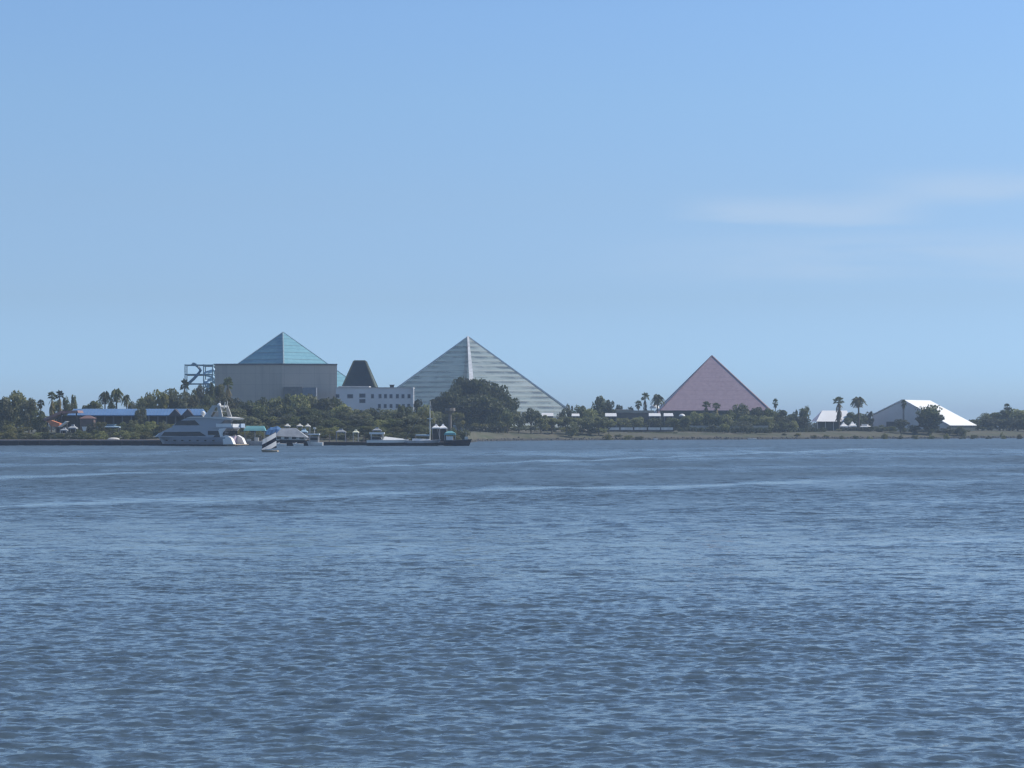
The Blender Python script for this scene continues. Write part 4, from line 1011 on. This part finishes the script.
# craft close to the far shore
o, L_ = boat("rowing_boat", "low white rowing boat close to the far grassy bank under the pink pyramid", 752, 872, 9, 1.4, .45, .15, WHITE)
obj("seat", MB().box((0, 0, .5), (.4, 1.1, .08)), TAN, o)
o, L_ = boat("rowing_boat", "tiny white rowing boat near the bank in front of the pale panel wall", 655.5, 850, 4.4, 1.1, .5, .2, WHITE)
obj("seat", MB().box((0, 0, .52), (.3, .9, .08)), TAN, o)
o, L_ = boat("rowing_boat", "long pale rowing boat drawn up at the bank near the right wood", 1001, 1012, 15, 1.6, .6, .2, OFFWHITE)
obj("seat", MB().box((0, 0, .62), (.4, 1.2, .08)), TAN, o)

# ------------------------------------------------------------------ vegetation
def leaf_cloud(rg, clumps, per, leaf, flat=0.0):
    """clumps: list of (cx,cy,cz,rx,rz); returns an MB of many small leaf faces"""
    V_, F_ = [], []
    n = 0
    for (cx, cy, cz_, rx_, rz_) in clumps:
        d = rg.normal(size=(per, 3)); d /= np.linalg.norm(d, axis=1)[:, None]
        rad = rg.uniform(0.55, 1.05, per) ** 0.6
        P = np.stack([cx + d[:, 0] * rx_ * rad, cy + d[:, 1] * rx_ * rad, cz_ + d[:, 2] * rz_ * rad], -1)
        nrm = d + rg.normal(scale=0.55, size=(per, 3)); nrm /= np.linalg.norm(nrm, axis=1)[:, None]
        t1 = np.cross(nrm, rg.normal(size=(per, 3))); t1 /= np.linalg.norm(t1, axis=1)[:, None] + 1e-9
        t2 = np.cross(nrm, t1)
        s1 = (leaf * rg.uniform(.6, 1.3, per))[:, None]; s2 = (leaf * rg.uniform(.5, 1.0, per))[:, None]
        q = np.stack([P - t1 * s1, P - t2 * s2, P + t1 * s1, P + t2 * s2], 1).reshape(-1, 3)
        V_.append(q); F_.append(np.arange(n, n + per * 4).reshape(-1, 4)); n += per * 4
    mb = MB(); mb.v = [tuple(map(float, r_)) for r_ in np.concatenate(V_)]; mb.f = [tuple(map(int, r_)) for r_ in np.concatenate(F_)]
    return mb

def tree_proto(seed, kind, mat):
    rg = np.random.default_rng(seed)
    clumps = []
    if kind == "broad":   z0, zc, rx, rz, nc, cr = 0.10, 0.56, 0.36, 0.36, 24, 0.17
    elif kind == "round": z0, zc, rx, rz, nc, cr = 0.34, 0.66, 0.34, 0.26, 18, 0.17
    elif kind == "tall":  z0, zc, rx, rz, nc, cr = 0.12, 0.55, 0.30, 0.40, 18, 0.17
    elif kind == "spread":z0, zc, rx, rz, nc, cr = 0.42, 0.74, 0.40, 0.17, 20, 0.13
    else:                 z0, zc, rx, rz, nc, cr = 0.0, 0.40, 0.38, 0.38, 18, 0.18
    for i in range(nc):
        while True:
            d = rg.uniform(-1, 1, 3)
            if 0.25 < np.linalg.norm(d) < 1: break
        r_ = cr * rg.uniform(.65, 1.2)
        clumps.append((d[0] * rx, d[1] * rx, min(zc + d[2] * rz, 1.0 - r_ * .85), r_, r_ * rg.uniform(.7, .95)))
    top = max(c[2] + c[4] for c in clumps)
    clumps = [(c[0], c[1], c[2] / top, c[3], c[4]) for c in clumps]
    crown = leaf_cloud(rg, clumps, 92, 0.037).mesh("crown", mat)
    tr = MB()
    th_ = 0.45 if kind != "bush" else 0.25
    lean = rg.uniform(-.04, .04)
    tr.tube([(0, 0, -.02), (lean * .4, 0, th_ * .5), (lean, 0, th_)], [.034, .026, .02], 7)
    for c in clumps[::3]:
        tr.tube([(lean * .8, 0, th_ * .8), (c[0] * .5 + lean * .5, c[1] * .5, (th_ + c[2]) / 2), (c[0], c[1], c[2])], [.016, .011, .005], 5)
    return crown, tr.mesh("trunk", BARK)

def palm_proto(seed, style, cf):
    """crown fraction cf of the unit height; unit crown radius 0.5"""
    rg = np.random.default_rng(seed)
    zc = 1 - cf * .5
    tr = MB(); lean = rg.uniform(-.05, .05)
    tr.tube([(0, 0, -.02), (lean * .3, 0, .3), (lean * .7, 0, .65), (lean, 0, zc)], [.075, .055, .05, .05], 8)
    fr_ = MB(); dead = MB()
    def fan(mb, el_, az, ln, droop):
        ca, sa = math.cos(az), math.sin(az)
        ro, zo = math.cos(el_), math.sin(el_)
        p0 = Vector((lean, 0, zc)); p1 = p0 + Vector((ca * ro * ln * .5 * .45, sa * ro * ln * .5 * .45, zo * ln * cf * .5 * .45))
        side = Vector((-sa, ca, 0))
        mb.face([p0 + side * .008, p0 - side * .008, p1 - side * .008, p1 + side * .008])
        for k in range(7):
            a = (k - 3) * .38
            out = Vector((ca * ro, sa * ro, 0)) * math.cos(a) + side * math.sin(a) * .8
            tip = p1 + Vector((out.x * ln * .5 * .6, out.y * ln * .5 * .6, (zo * math.cos(a) - droop) * ln * cf * .5 * .6))
            wv_ = Vector((-out.y, out.x, 0)) * .035 + Vector((0, 0, .02 * cf))
            mid = p1.lerp(tip, .55) + Vector((0, 0, .04 * cf))
            mb.face([p1, mid - wv_, tip, mid + wv_])
    def feather(mb, el_, az, ln):
        ca, sa = math.cos(az), math.sin(az); side = Vector((-sa, ca, 0)); prev = None
        for k in range(7):
            t = k / 6
            r_ = ln * .5 * (math.cos(el_) * t + .12 * t)
            z_ = cf * (.55 * math.sin(el_) * t * ln - .55 * t * t * (.4 + .6 * math.cos(el_)))
            pnt = Vector((lean + ca * r_, sa * r_, zc + z_))
            if prev is not None:
                w_ = .085 * (1 - .6 * abs(t - .45))
                for s_ in (-1, 1):
                    mb.face([prev, pnt, pnt + side * s_ * w_ + Vector((ca * .05, sa * .05, -.10 * cf)), prev.lerp(pnt, .3) + side * s_ * w_ + Vector((ca * .03, sa * .03, -.10 * cf))])
            prev = pnt
    if style == "fan":
        for i in range(34): fan(fr_, R(rg.uniform(-38, 85)), i * 2.399 + rg.uniform(-.3, .3), rg.uniform(.8, 1.05), rg.uniform(.1, .4))
        for i in range(22): fan(dead, R(rg.uniform(-80, -45)), i * 2.399, rg.uniform(.6, .85), rg.uniform(.6, 1.2))
    elif style == "shaggy":
        for i in range(30): fan(fr_, R(rg.uniform(-25, 85)), i * 2.399 + rg.uniform(-.3, .3), rg.uniform(.8, 1.05), rg.uniform(.1, .4))
        for i in range(60):
            zz_ = rg.uniform(-.9, -.05) * cf * 1.5; az = i * 2.399; r_ = rg.uniform(.16, .34)
            p0 = Vector((lean + .04 * math.cos(az), .04 * math.sin(az), zc + zz_)); tip = p0 + Vector((r_ * math.cos(az), r_ * math.sin(az), -.16))
            sd_ = Vector((-math.sin(az), math.cos(az), 0)) * .07
            dead.face([p0, p0.lerp(tip, .6) - sd_, tip, p0.lerp(tip, .6) + sd_])
    else:
        for i in range(44): feather(fr_, R(rg.uniform(-18, 82)), i * 2.399 + rg.uniform(-.2, .2), rg.uniform(.85, 1.05))
        for i in range(9): feather(dead, R(rg.uniform(-50, -30)), i * 2.399, rg.uniform(.5, .7))
    top = max(v[2] for v in fr_.v)
    for mb in (fr_, dead, tr): mb.v = [(v[0], v[1], v[2] / top) for v in mb.v]
    return fr_.mesh("fronds", LEAF_PALM), tr.mesh("trunk", BARK), dead.mesh("dead_fronds", LEAF_DEAD)

PROTO = {}
def register(key, name, meshes):
    root = bpy.data.objects.new(name, None); root.empty_display_size = .3
    kids = []
    for me_ in meshes: kids.append((me_.name.split(".")[0], me_))
    PROTO[key] = (name, kids)
for i in range(4): register(("broad", i), "tree", tree_proto(100 + i, "broad", LEAF_GREEN))
for i in range(4): register(("dark", i), "tree", tree_proto(200 + i, "broad", LEAF_DARK))
for i in range(3): register(("deep", i), "tree", tree_proto(250 + i, "broad", LEAF_DEEP))
for i in range(3): register(("dry", i), "tree", tree_proto(300 + i, "broad", LEAF_DRY))
for i in range(3): register(("round", i), "tree", tree_proto(400 + i, "round", LEAF_GREEN))
for i in range(2): register(("rounddark", i), "tree", tree_proto(450 + i, "round", LEAF_DARK))
for i in range(3): register(("spread", i), "tree", tree_proto(500 + i, "spread", LEAF_GREEN))
for i in range(2): register(("tall", i), "tree", tree_proto(600 + i, "tall", LEAF_DARK))
for i in range(3): register(("bush", i), "bush", tree_proto(700 + i, "bush", LEAF_GREEN))
for i in range(2): register(("bushdark", i), "bush", tree_proto(750 + i, "bush", LEAF_DARK))
for i in range(2): register(("bushdry", i), "bush", tree_proto(770 + i, "bush", LEAF_DRY))
for i in range(2): register(("fan", i), "palm_tree", palm_proto(800 + i, "fan", .30))
for i in range(2): register(("shaggy", i), "palm_tree", palm_proto(820 + i, "shaggy", .34))
for i in range(2): register(("date", i), "palm_tree", palm_proto(840 + i, "date", .30))
KINDN = {k[0]: sum(1 for q in PROTO if q[0] == k[0]) for k in PROTO}
vr = random.Random(5)
def plant(kind, px, ytop, wpx, D, label, group=None, cat=None, i=None, ybase=None):
    i = vr.randrange(KINDN[kind]) if i is None else i
    name, kids = PROTO[(kind, i)]
    x = X(px, D); zb_ = gz(x, D) if ybase is None else Z(ybase, D)
    h = Z(ytop, D) - zb_; w = wpx * M(D)
    o = thing(name, label, cat or {"tree": "tree", "bush": "bush", "palm_tree": "palm tree"}[name], (x, D, zb_ - .05), vr.uniform(0, 6.28), group)
    w *= {'tree': 1.28, 'bush': 1.25, 'palm_tree': 1.15}[name]
    o.scale = (w / .98, w / .98, h)
    for nm, me_ in kids:
        c = bpy.data.objects.new(nm, me_); COL.objects.link(c); c.parent = o
    return o

# --- left wood
G = "trees at the left edge of the shore"
for px, yt, w, D, k in [(-60, 396, 30, 640, "broad"), (-38, 392, 26, 650, "dark"), (-18, 395, 24, 640, "broad"), (2, 396, 18, 636, "broad")]:
    plant(k, px, yt, w, D, "bushy green tree in the wood at the left edge, cut by the frame", G)
plant("broad", 16.5, 389.5, 27, 640, "biggest bushy green tree at the left, left of the lone small palm", G, i=1)
plant("broad", 29, 397, 19, 632, "lower green tree on the right flank of the biggest left tree", G)
plant("dark", 38, 409, 14, 628, "low dark tree just below the lone small palm", G)
plant("bushdry", 8, 424, 18, 612, "brownish scrub at the foot of the biggest left tree", "scrub on the left bank")
plant("bushdry", 24, 426, 16, 610, "brownish scrub right of the foot of the biggest left tree", "scrub on the left bank")
plant("bushdry", -14, 425, 22, 612, "brownish scrub on the bank cut by the left frame edge", "scrub on the left bank")
plant("bushdark", 43, 422, 12, 612, "dark bush left of the orange awning", "scrub on the left bank")
plant("fan", 41, 398.5, 8, 640, "lone small fan palm right of the biggest left tree")
plant("shaggy", 51.5, 390.5, 9, 652, "shaggy palm left in the pair above the red roof", "paired palms above the red roof")
plant("shaggy", 59.5, 389.2, 9, 654, "shaggy palm right in the pair above the red roof", "paired palms above the red roof")
plant("round", 56, 400, 12, 660, "small tree between the paired shaggy palms")
plant("tall", 66, 395.5, 9, 660, "narrow dark tree right of the paired palms")
plant("tall", 74.5, 394, 7, 664, "narrow tall tree left of the blue roof")
plant("dry", 71, 401, 15, 662, "brownish tree between two narrow dark trees", None)
plant("dark", 95, 399.5, 17, 668, "dark rounded tree rising behind the blue roof, left of the palm cluster")
plant("dark", 88, 404, 13, 664, "low dark tree behind the left end of the blue roof")
for px, yt, w, lab in ((105, 390.5, 11, "date palm left in the cluster of three behind the blue roof"), (116.5, 387.8, 13, "tallest date palm of the cluster of three behind the blue roof"), (126.5, 394, 8, "smallest palm right in the cluster of three behind the blue roof")):
    plant("date", px, yt, w, 664, lab, "palm cluster behind the blue roof")
plant("dark", 111, 399, 12, 672, "dark tree behind the cluster of three palms")
plant("round", 132, 401, 9, 668, "small tree right of the cluster of three palms")
G = "olive trees behind the blue roof"
for px, yt, w in ((141, 396.5, 15), (149, 391.5, 17), (160, 388.5, 19), (171, 387.2, 19), (181, 391, 18), (190, 392, 16)):
    plant(vr.choice(["dry", "broad"]), px, yt, w, 676 + vr.uniform(-6, 6), "olive brown tree rising above the right half of the blue roof", G)
plant("round", 141.5, 406, 12, 628, "round tree growing in front of the blue roof")
plant("bush", 152, 420, 16, 612, "green bush under the blue roof near the yacht's bow", "bushes under the blue roof")
plant("bush", 138, 423, 14, 610, "green bush under the blue roof, right of the long canopy", "bushes under the blue roof")
plant("bushdark", 128, 425, 12, 610, "dark bush right beside the long canopy", "bushes under the blue roof")
plant("bush", 166, 420, 16, 613, "green bush behind the yacht's foredeck", "bushes under the blue roof")
plant("bushdark", 97, 428.5, 10, 605, "small dark bush on the quay left of the long canopy")
plant("bushdark", 79, 428.5, 12, 603, "dark bush on the quay left of the white sign board")
# --- by the slide tower
plant("shaggy", 184.5, 377.5, 9, 722, "palm standing left of the water slide tower")
plant("round", 200.5, 384, 12, 726, "tree at the foot of the water slide tower")
plant("dark", 210.5, 381, 9, 730, "dark tree squeezed between the slide tower and the concrete wall")
plant("dry", 193, 389.5, 15, 700, "brownish tree below the water slide tower's left leg")
plant("shaggy", 228, 375.5, 12, 744, "palm in front of the left part of the concrete wall")
plant("dry", 218, 383, 15, 735, "grey brown tree against the left end of the concrete wall")

# --- belt in front of the concrete building
def belt(outline, step, D, jw, dy, kinds, label, group, wid):
    xs_ = np.array([q[0] for q in outline], float); ys_ = np.array([q[1] for q in outline], float)
    px = xs_[0]
    while px < xs_[-1]:
        plant(vr.choice(kinds), px, float(np.interp(px, xs_, ys_)) + vr.uniform(-1.5, 2.2) + dy, wid * vr.uniform(.85, 1.25), D + vr.uniform(-8, 8), label, group)
        px += step * vr.uniform(.8, 1.2)
belt([(196, 397), (215, 393), (231, 397), (250, 400), (270, 396), (283, 394.5), (300, 393), (318, 394), (332, 396), (345, 402)], 11, 728, 3, 0, ["broad", "dry", "broad", "dark"],
     "tree in the back row against the foot of the concrete building", "back row of trees below the concrete building", 19)
belt([(342, 403), (355, 407), (375, 409), (400, 408.5), (412, 403)], 10, 722, 3, 0, ["broad", "dark", "broad"],
     "tree in the row hiding the foot of the white building", "trees below the white building", 17)
belt([(200, 405), (230, 408), (262, 405), (300, 405), (340, 411), (380, 414), (424, 411)], 12.5, 676, 3, 0, ["dark", "dry", "broad", "dark"],
     "tree in the middle row of the belt behind the docks", "middle row of trees behind the docks", 20)
belt([(236, 417), (270, 414), (300, 415), (340, 418), (380, 419), (424, 418)], 13, 634, 3, 0, ["dark", "broad", "dark"],
     "dark low tree in the front row right behind the docks", "front row of trees behind the docks", 20)
plant("fan", 213, 404, 9, 660, "fan palm above the yacht's hardtop by the radar arch")
plant("tall", 292, 412, 8, 640, "slim dark tree behind the barge's grey tent roof")
plant("tall", 402, 404, 9, 700, "slim dark tree below the right end of the white building")
plant("tall", 418, 398, 14, 742, "slim dark tree right beside the white building's pilaster")
plant("broad", 424, 404, 18, 735, "green tree between the white building and the dark mound")
# --- dark mound in front of the striped pyramid
G = "dark trees before the striped pyramid"
for px, yt, w, D, lab in [(440, 396, 22, 848, "leftmost and lowest tree of the dark mound before the striped pyramid"),
                          (452, 384, 26, 852, "second tree from the left in the dark mound"),
                          (460, 376, 20, 856, "tallest tree of the dark mound, its top by the white ridge"),
                          (474, 378, 28, 856, "broad dark tree at the middle of the dark mound"),
                          (489, 379.5, 30, 854, "broad dark tree right of the mound's middle"),
                          (502, 387, 26, 850, "dark tree on the right shoulder of the mound"),
                          (509, 396, 20, 846, "rightmost dark tree of the mound, sloping down"),
                          (470, 393, 34, 838, "dark tree low at the front of the mound's middle"),
                          (493, 395, 32, 836, "dark tree low at the front of the mound's right"),
                          (466, 377, 24, 858, "dark tree just right of the tallest tree of the mound"),
                          (481, 378.5, 26, 860, "dark tree behind the mound's broad middle tree"),
                          (496, 382.5, 24, 857, "dark tree before the mound's right shoulder"),
                          (449, 391, 24, 846, "dark tree low on the left flank of the mound"),
                          (505, 398, 22, 840, "dark tree low on the right flank of the mound"),
                          (482, 390, 34, 845, "dark tree in the very middle of the mound")]:
    plant("deep", px, yt, w, D, lab, G)
belt([(432, 410), (455, 412), (480, 411), (508, 413)], 12, 834, 3, 0, ["broad", "dry", "broad"], "grey green tree in the low row along the dark mound's foot", "low trees at the mound's foot", 20)
# --- hedge
def hedge(label, x0, x1, ytop, D, mat, depth=2.5, ybase=None, seed=1, group=None):
    rg = np.random.default_rng(seed)
    cx_ = X((x0 + x1) / 2, D); zb_ = gz(cx_, D) if ybase is None else Z(ybase, D)
    L_ = (x1 - x0) * M(D); h = Z(ytop, D) - zb_
    n = max(6, int(L_ / 1.2))
    cl_ = [((k + .5) / n * L_ - L_ / 2 + rg.uniform(-.3, .3), rg.uniform(-depth / 4, depth / 4), h * .5 + rg.uniform(-.12, .12) * h, 0.95, h * .55) for k in range(n)]
    o = obj("hedge", leaf_cloud(rg, cl_, 110, .28), mat, None, (cx_, D, zb_))
    return tag(o, label, "hedge", group)
hedge("pale clipped hedge at the foot of the dark mound above the sand", 472, 506, 423.4, 812, LEAF_DRY, 3, seed=2)
hedge("dark clipped hedge right in front of the pale clipped hedge", 466, 506, 426.6, 806, LEAF_DEEP, 3, seed=3)
hedge("long dark clipped hedge on the bank below the pink pyramid", 677, 772, 427.6, 893, LEAF_DEEP, 2, seed=4)
hedge("dark clipped hedge on the bank running to the white pavilion", 772, 826, 428.0, 935, LEAF_DEEP, 2, seed=5)
hedge("dark hedge low on the bank below the pale panel wall", 628, 676, 433.2, 878, LEAF_DEEP, 2, seed=6)
hedge("dark clipped hedge in front of the three white marquees", 838, 873, 427.5, 955, LEAF_DEEP, 3, seed=7)

# --- right of the mound: bank trees with bare trunks
for px, yt, w, D, k, lab in [
        (507.5, 408, 14, 815, "rounddark", "bank tree with a dark trunk right under the mound's shoulder"),
        (519, 410, 15, 822, "round", "bank tree second to the right of the mound"),
        (531, 407.5, 16, 826, "rounddark", "taller dark bank tree left of the white shelter"),
        (541, 413, 15, 830, "round", "bank tree just left of the white flat roofed shelter's front"),
        (552, 417.5, 18, 834, "spread", "wide low bank tree under the white flat roofed shelter"),
        (564, 407.5, 9, 868, "tall", "slim dark tree at the right foot of the striped pyramid"),
        (566, 416.5, 17, 838, "spread", "wide low bank tree right of the first white shelter"),
        (577, 417.5, 18, 842, "spread", "wide low bank tree beneath the short white shelter"),
        (588, 416.5, 18, 846, "round", "bank tree left below the round dark tree"),
        (599, 416, 18, 850, "spread", "wide low bank tree below the round dark tree"),
        (609, 419, 15, 852, "spread", "low bank tree left end of the pale panel wall"),
        (572, 421, 12, 832, "bush", "small green bush between the bank trees' trunks"),
        (560, 411.5, 7, 905, "tall", "little dark tree top peeping at the striped pyramid's foot")]:
    plant(k, px, yt, w, D, lab, "trees on the bank between the pyramids")
for px, yt, w, D, k, lab in [
        (598.5, 395.5, 23, 920, "dark", "round dark tree rising above the white shelters"),
        (609.5, 399, 11, 922, "dark", "smaller dark tree leaning on the round dark tree"),
        (580, 404.5, 14, 930, "dark", "dark tree left of the round dark tree by the striped pyramid"),
        (570, 403.5, 8, 940, "round", "thin tree at the tip of the striped pyramid's right corner"),
        (620, 404, 12, 935, "dark", "dark mounded tree left of two behind the tan roofed hall"),
        (629.5, 406.5, 10, 935, "dark", "dark mounded tree right of two behind the tan roofed hall"),
        (590, 408, 16, 900, "broad", "green tree in front of the round dark tree's left side")]:
    plant(k, px, yt, w, D, lab)
plant("fan", 638.7, 399.5, 7.5, 935, "small fan palm with a bare thin trunk left of the shaggy palms")
plant("shaggy", 645, 391.5, 8.5, 932, "tall shaggy palm left of the pink pyramid")
plant("date", 657.5, 393.5, 12, 934, "bushy palm touching the pink pyramid's left edge")
plant("bush", 642, 411, 22, 928, "green bush below the shaggy palms", None)
# --- in front of the pink pyramid
G = "trees before the pink pyramid"
for px, yt, w, D, k, lab in [
        (706, 400.5, 9, 925, "shaggy", "left of two shaggy palms before the pink pyramid"),
        (715.8, 402, 9, 925, "shaggy", "right of two shaggy palms before the pink pyramid"),
        (740, 403.2, 19, 922, "broad", "rounded tree before the pink pyramid right of the two shaggy palms"),
        (731, 409, 12, 918, "dark", "dark low tree between the shaggy palms and the rounded tree"),
        (756, 406.5, 18, 924, "dark", "dark tree before the pink pyramid's right side"),
        (768, 408, 16, 926, "dark", "dark tree at the pink pyramid's right corner"),
        (780, 409, 16, 935, "dark", "dark tree right beside the pink pyramid's corner"),
        (792, 413, 15, 938, "dark", "low dark tree between the pink pyramid and the stalked round tree"),
        (697, 411, 14, 915, "broad", "green tree left below the two shaggy palms"),
        (686, 415, 14, 912, "dark", "low dark tree at the white oval tent"),
        (672, 417, 14, 910, "dark", "low dark tree in front of the pink pyramid's left shelter"),
        (655, 417.5, 15, 908, "dark", "low dark tree in front of the shelter under the palms"),
        (638, 416.5, 18, 912, "broad", "dull green tree in front of the low tan hall's right half"),
        (622, 417.5, 17, 908, "broad", "dull green tree in front of the low tan hall's left half"),
        (711, 412, 18, 908, "dark", "dark tree below the two shaggy palms"),
        (725, 414, 18, 906, "broad", "green tree below the dark low tree before the pink pyramid"),
        (748, 414, 20, 908, "dark", "dark tree in front of the rounded tree before the pink pyramid"),
        (766, 415, 18, 912, "broad", "green tree in front of the pink pyramid's right corner"),
        (784, 416, 20, 925, "dark", "dark tree behind the long hedge's right end"),
        (802, 416, 16, 940, "dark", "dark tree below the stalked round tree"),
        (744, 420, 15, 900, "bush", "bush right on the hedge below the rounded tree")]:
    plant(k, px, yt, w, D, lab, G)
plant("fan", 775.5, 397.5, 6.5, 930, "slim palm standing right of the pink pyramid")
plant("rounddark", 805.2, 404.8, 12, 945, "round dark tree on a stalk left of the white pavilion", i=0)
plant("tall", 796, 409, 6, 940, "thin dark tree left beside the stalked round tree")
for px, yt, D, lab in ((712.5, 424, 884, "small lawn tree left of two below the pink pyramid"), (724.5, 423.5, 886, "small lawn tree at the middle of three below the pink pyramid"), (744, 424, 888, "small lawn tree right of two below the pink pyramid")):
    plant("round", px, yt, 9, D, lab, "small trees on the lawn below the pink pyramid")
# --- right: palms, tent, wood
plant("shaggy", 839.2, 395.8, 11.5, 952, "tall shaggy palm left of the pair by the white pavilion", "pair of tall palms by the white pavilion", i=0)
plant("date", 859, 396.3, 14, 960, "tall feathery palm right of the pair by the white pavilion", "pair of tall palms by the white pavilion")
for px, yt, w, D, lab in ((852, 411.5, 12, 975, "dark tree between the white pavilion and the feathery palm"), (861, 412.5, 14, 975, "dark tree around the feathery palm's trunk"), (869, 411, 9, 976, "dark tree touching the tent hall's left corner"), (848, 417, 9, 972, "low dark tree right beside the tall shaggy palm")):
    plant("dark", px, yt, w, D, lab, "dark trees around the feathery palm")
plant("rounddark", 931, 404.5, 26, 958, "big dark tree in front of the tent hall's white roof", i=1)
plant("dark", 929, 411, 27, 956, "dark tree filling the foot of the tent hall's right corner")
plant("fan", 904, 398.5, 5.5, 966, "thin palm standing in front of the tent hall's gable peak")
plant("rounddark", 900.5, 418.8, 16, 955, "small round dark tree in front of the grey gable")
for px, yt, w, lab in ((880, 424.5, 14, "low dark bush at the left foot of the grey gable"), (890, 425.5, 12, "low dark bush left of the small round tree at the gable"), (915, 424, 12, "low dark bush right of the small round tree at the gable"), (948, 426, 12, "low dark bush under the tent hall's white eave"), (962, 425.5, 12, "low dark bush right under the tent hall's far eave")):
    plant("bushdark", px, yt, w, 960, lab, "bushes along the tent hall")
G = "trees of the wood at the right edge"
belt([(978, 419), (990, 412), (1003, 409.5), (1016, 408), (1030, 406), (1060, 404), (1100, 402)], 10, 1045, 3, 0, ["dark", "broad", "dark"], "dark tree in the back of the wood at the right edge", G, 20)
belt([(972, 424), (990, 419), (1010, 417), (1040, 416), (1100, 415)], 11, 1022, 3, 0, ["dark", "broad"], "dark low tree in the front of the wood at the right edge", "front trees of the right wood", 18)
plant("fan", 1007, 402.6, 8, 1040, "palm head sticking out of the wood at the right edge")
for px, yt, w, D, lab in ((974, 426.5, 6.5, 1000, "small lawn tree right below the tent hall's far corner"), (984, 427, 6.5, 1003, "small lawn tree at the middle of three by the right wood"), (991.5, 426, 7, 1006, "small lawn tree right of three by the right wood")):
    plant("rounddark", px, yt, w, D, lab, "small trees on the lawn at the right")
plant("rounddark", 931, 428, 7, 952, "small lawn tree under the big dark tree by the tent hall")
plant("round", 839, 428.5, 5.5, 942, "small lawn shrub at the foot of the tall shaggy palm")
# low growth along the shore
belt([(-70, 410), (0, 410), (45, 415)], 11, 664, 3, 0, ["bushdark", "bush"], "bush in the undergrowth behind the trees at the left edge", "undergrowth of the left wood", 20)
belt([(92, 421), (135, 420)], 11, 616, 3, 0, ["bushdark", "bush", "bushdry"], "bush growing under the middle of the blue roof", "bushes under the middle of the blue roof", 12)
belt([(160, 424), (200, 421), (250, 424), (300, 425), (350, 425), (420, 425), (462, 426)], 8.5, 622, 3, 0, ["bush", "bushdark", "bushdry", "bushdark"], "low bush on the bank right behind the docks and the yacht", "bushes on the bank behind the docks", 14)
belt([(160, 431), (235, 430), (300, 431), (420, 431), (462, 431)], 9, 608, 3, 0, ["bushdark", "bush", "bushdark", "bushdry"], "smallest bush at the water side of the docks' bank", "small bushes at the docks", 13)
belt([(-20, 430), (20, 431), (60, 431), (150, 430)], 10, 606, 3, 0, ["bushdry", "bushdark", "bush"], "small scrubby bush along the top of the left sea wall", "bushes along the left sea wall", 14)
belt([(508, 424), (540, 424), (575, 425), (606, 426)], 9, 856, 2, 0, ["bush", "bushdark", "bushdry"], "bush under the bank trees between the two tall pyramids", "bushes under the bank trees", 15)
belt([(606, 420), (680, 421), (740, 421), (800, 421)], 9, 921, 2, 0, ["bushdark", "bush", "bushdark"], "bush in the low row at the feet of the pink pyramid's trees", "low bushes before the pink pyramid", 15)
belt([(510, 433), (560, 433), (606, 433.5), (640, 434)], 11, 846, 2, 0, ["bushdry", "bushdark"], "tiny bush at the water's edge below the bank trees", "bushes at the far waterline", 9)
belt([(632, 434), (800, 434), (1024, 433)], 14, 905, 2, 0, ["bushdry", "bushdark", "bush"], "small tuft of scrub on the open grass of the right bank", "scrub on the right bank", 6)
belt([(870, 427), (915, 427), (965, 427)], 9, 966, 2, 0, ["bushdark", "bush"], "knee high bush along the tent hall's wall", "bushes along the tent hall wall", 9)
# rubble along the far waterline
rg = np.random.default_rng(21); rb = MB()
for k in range(2600):
    x_ = rg.uniform(-13, 330); d_ = rg.normal(0.3, 1.1); y_ = shore(x_) + d_; r_ = rg.uniform(.18, .6)
    if rg.random() < .35 + .4 * math.sin(x_ * .11) * math.sin(x_ * .037 + 1): continue
    z_ = max(gz(x_, y_), -.1) + r_ * .2
    q = [(x_ + r_ * math.cos(a_) * rg.uniform(.7, 1.2), y_ + r_ * math.sin(a_) * rg.uniform(.7, 1.2)) for a_ in (0, 1.3, 2.5, 3.8, 5.1)]
    rb.loft([[(a_, b_, z_ - r_ * .6) for a_, b_ in q], [(x_ + (a_ - x_) * .6, y_ + (b_ - y_) * .6, z_ + r_ * rg.uniform(.3, .6)) for a_, b_ in q]])
tag(obj("rubble", rb, paint("wet_rubble", (0.11, 0.105, 0.10), 0.85, 0.5, 0.7, 0.2)), "dark broken rock scattered along the far waterline", "rubble", None, "stuff")
# far tree line closing the gaps behind everything
far = []
def leaf_line(label, x0, x1, D, ylo, yhi, seed):
    rg = np.random.default_rng(seed); cl_ = []
    px = x0
    while px < x1:
        x_ = X(px, D); zt_ = Z(rg.uniform(ylo, yhi), D); zb_ = gz(x_, D)
        cl_.append((x_, D + rg.uniform(-8, 8), (zt_ + zb_) / 2, 5.5, (zt_ - zb_) / 2)); px += 8
    o = obj("far_wood", leaf_cloud(rg, cl_, 90, .8), LEAF_DARK); tag(o, label, "wood", None, "stuff"); return o
leaf_line("distant dark wood closing the horizon behind the buildings", -160, 1190, 1180, 418, 423, 9)
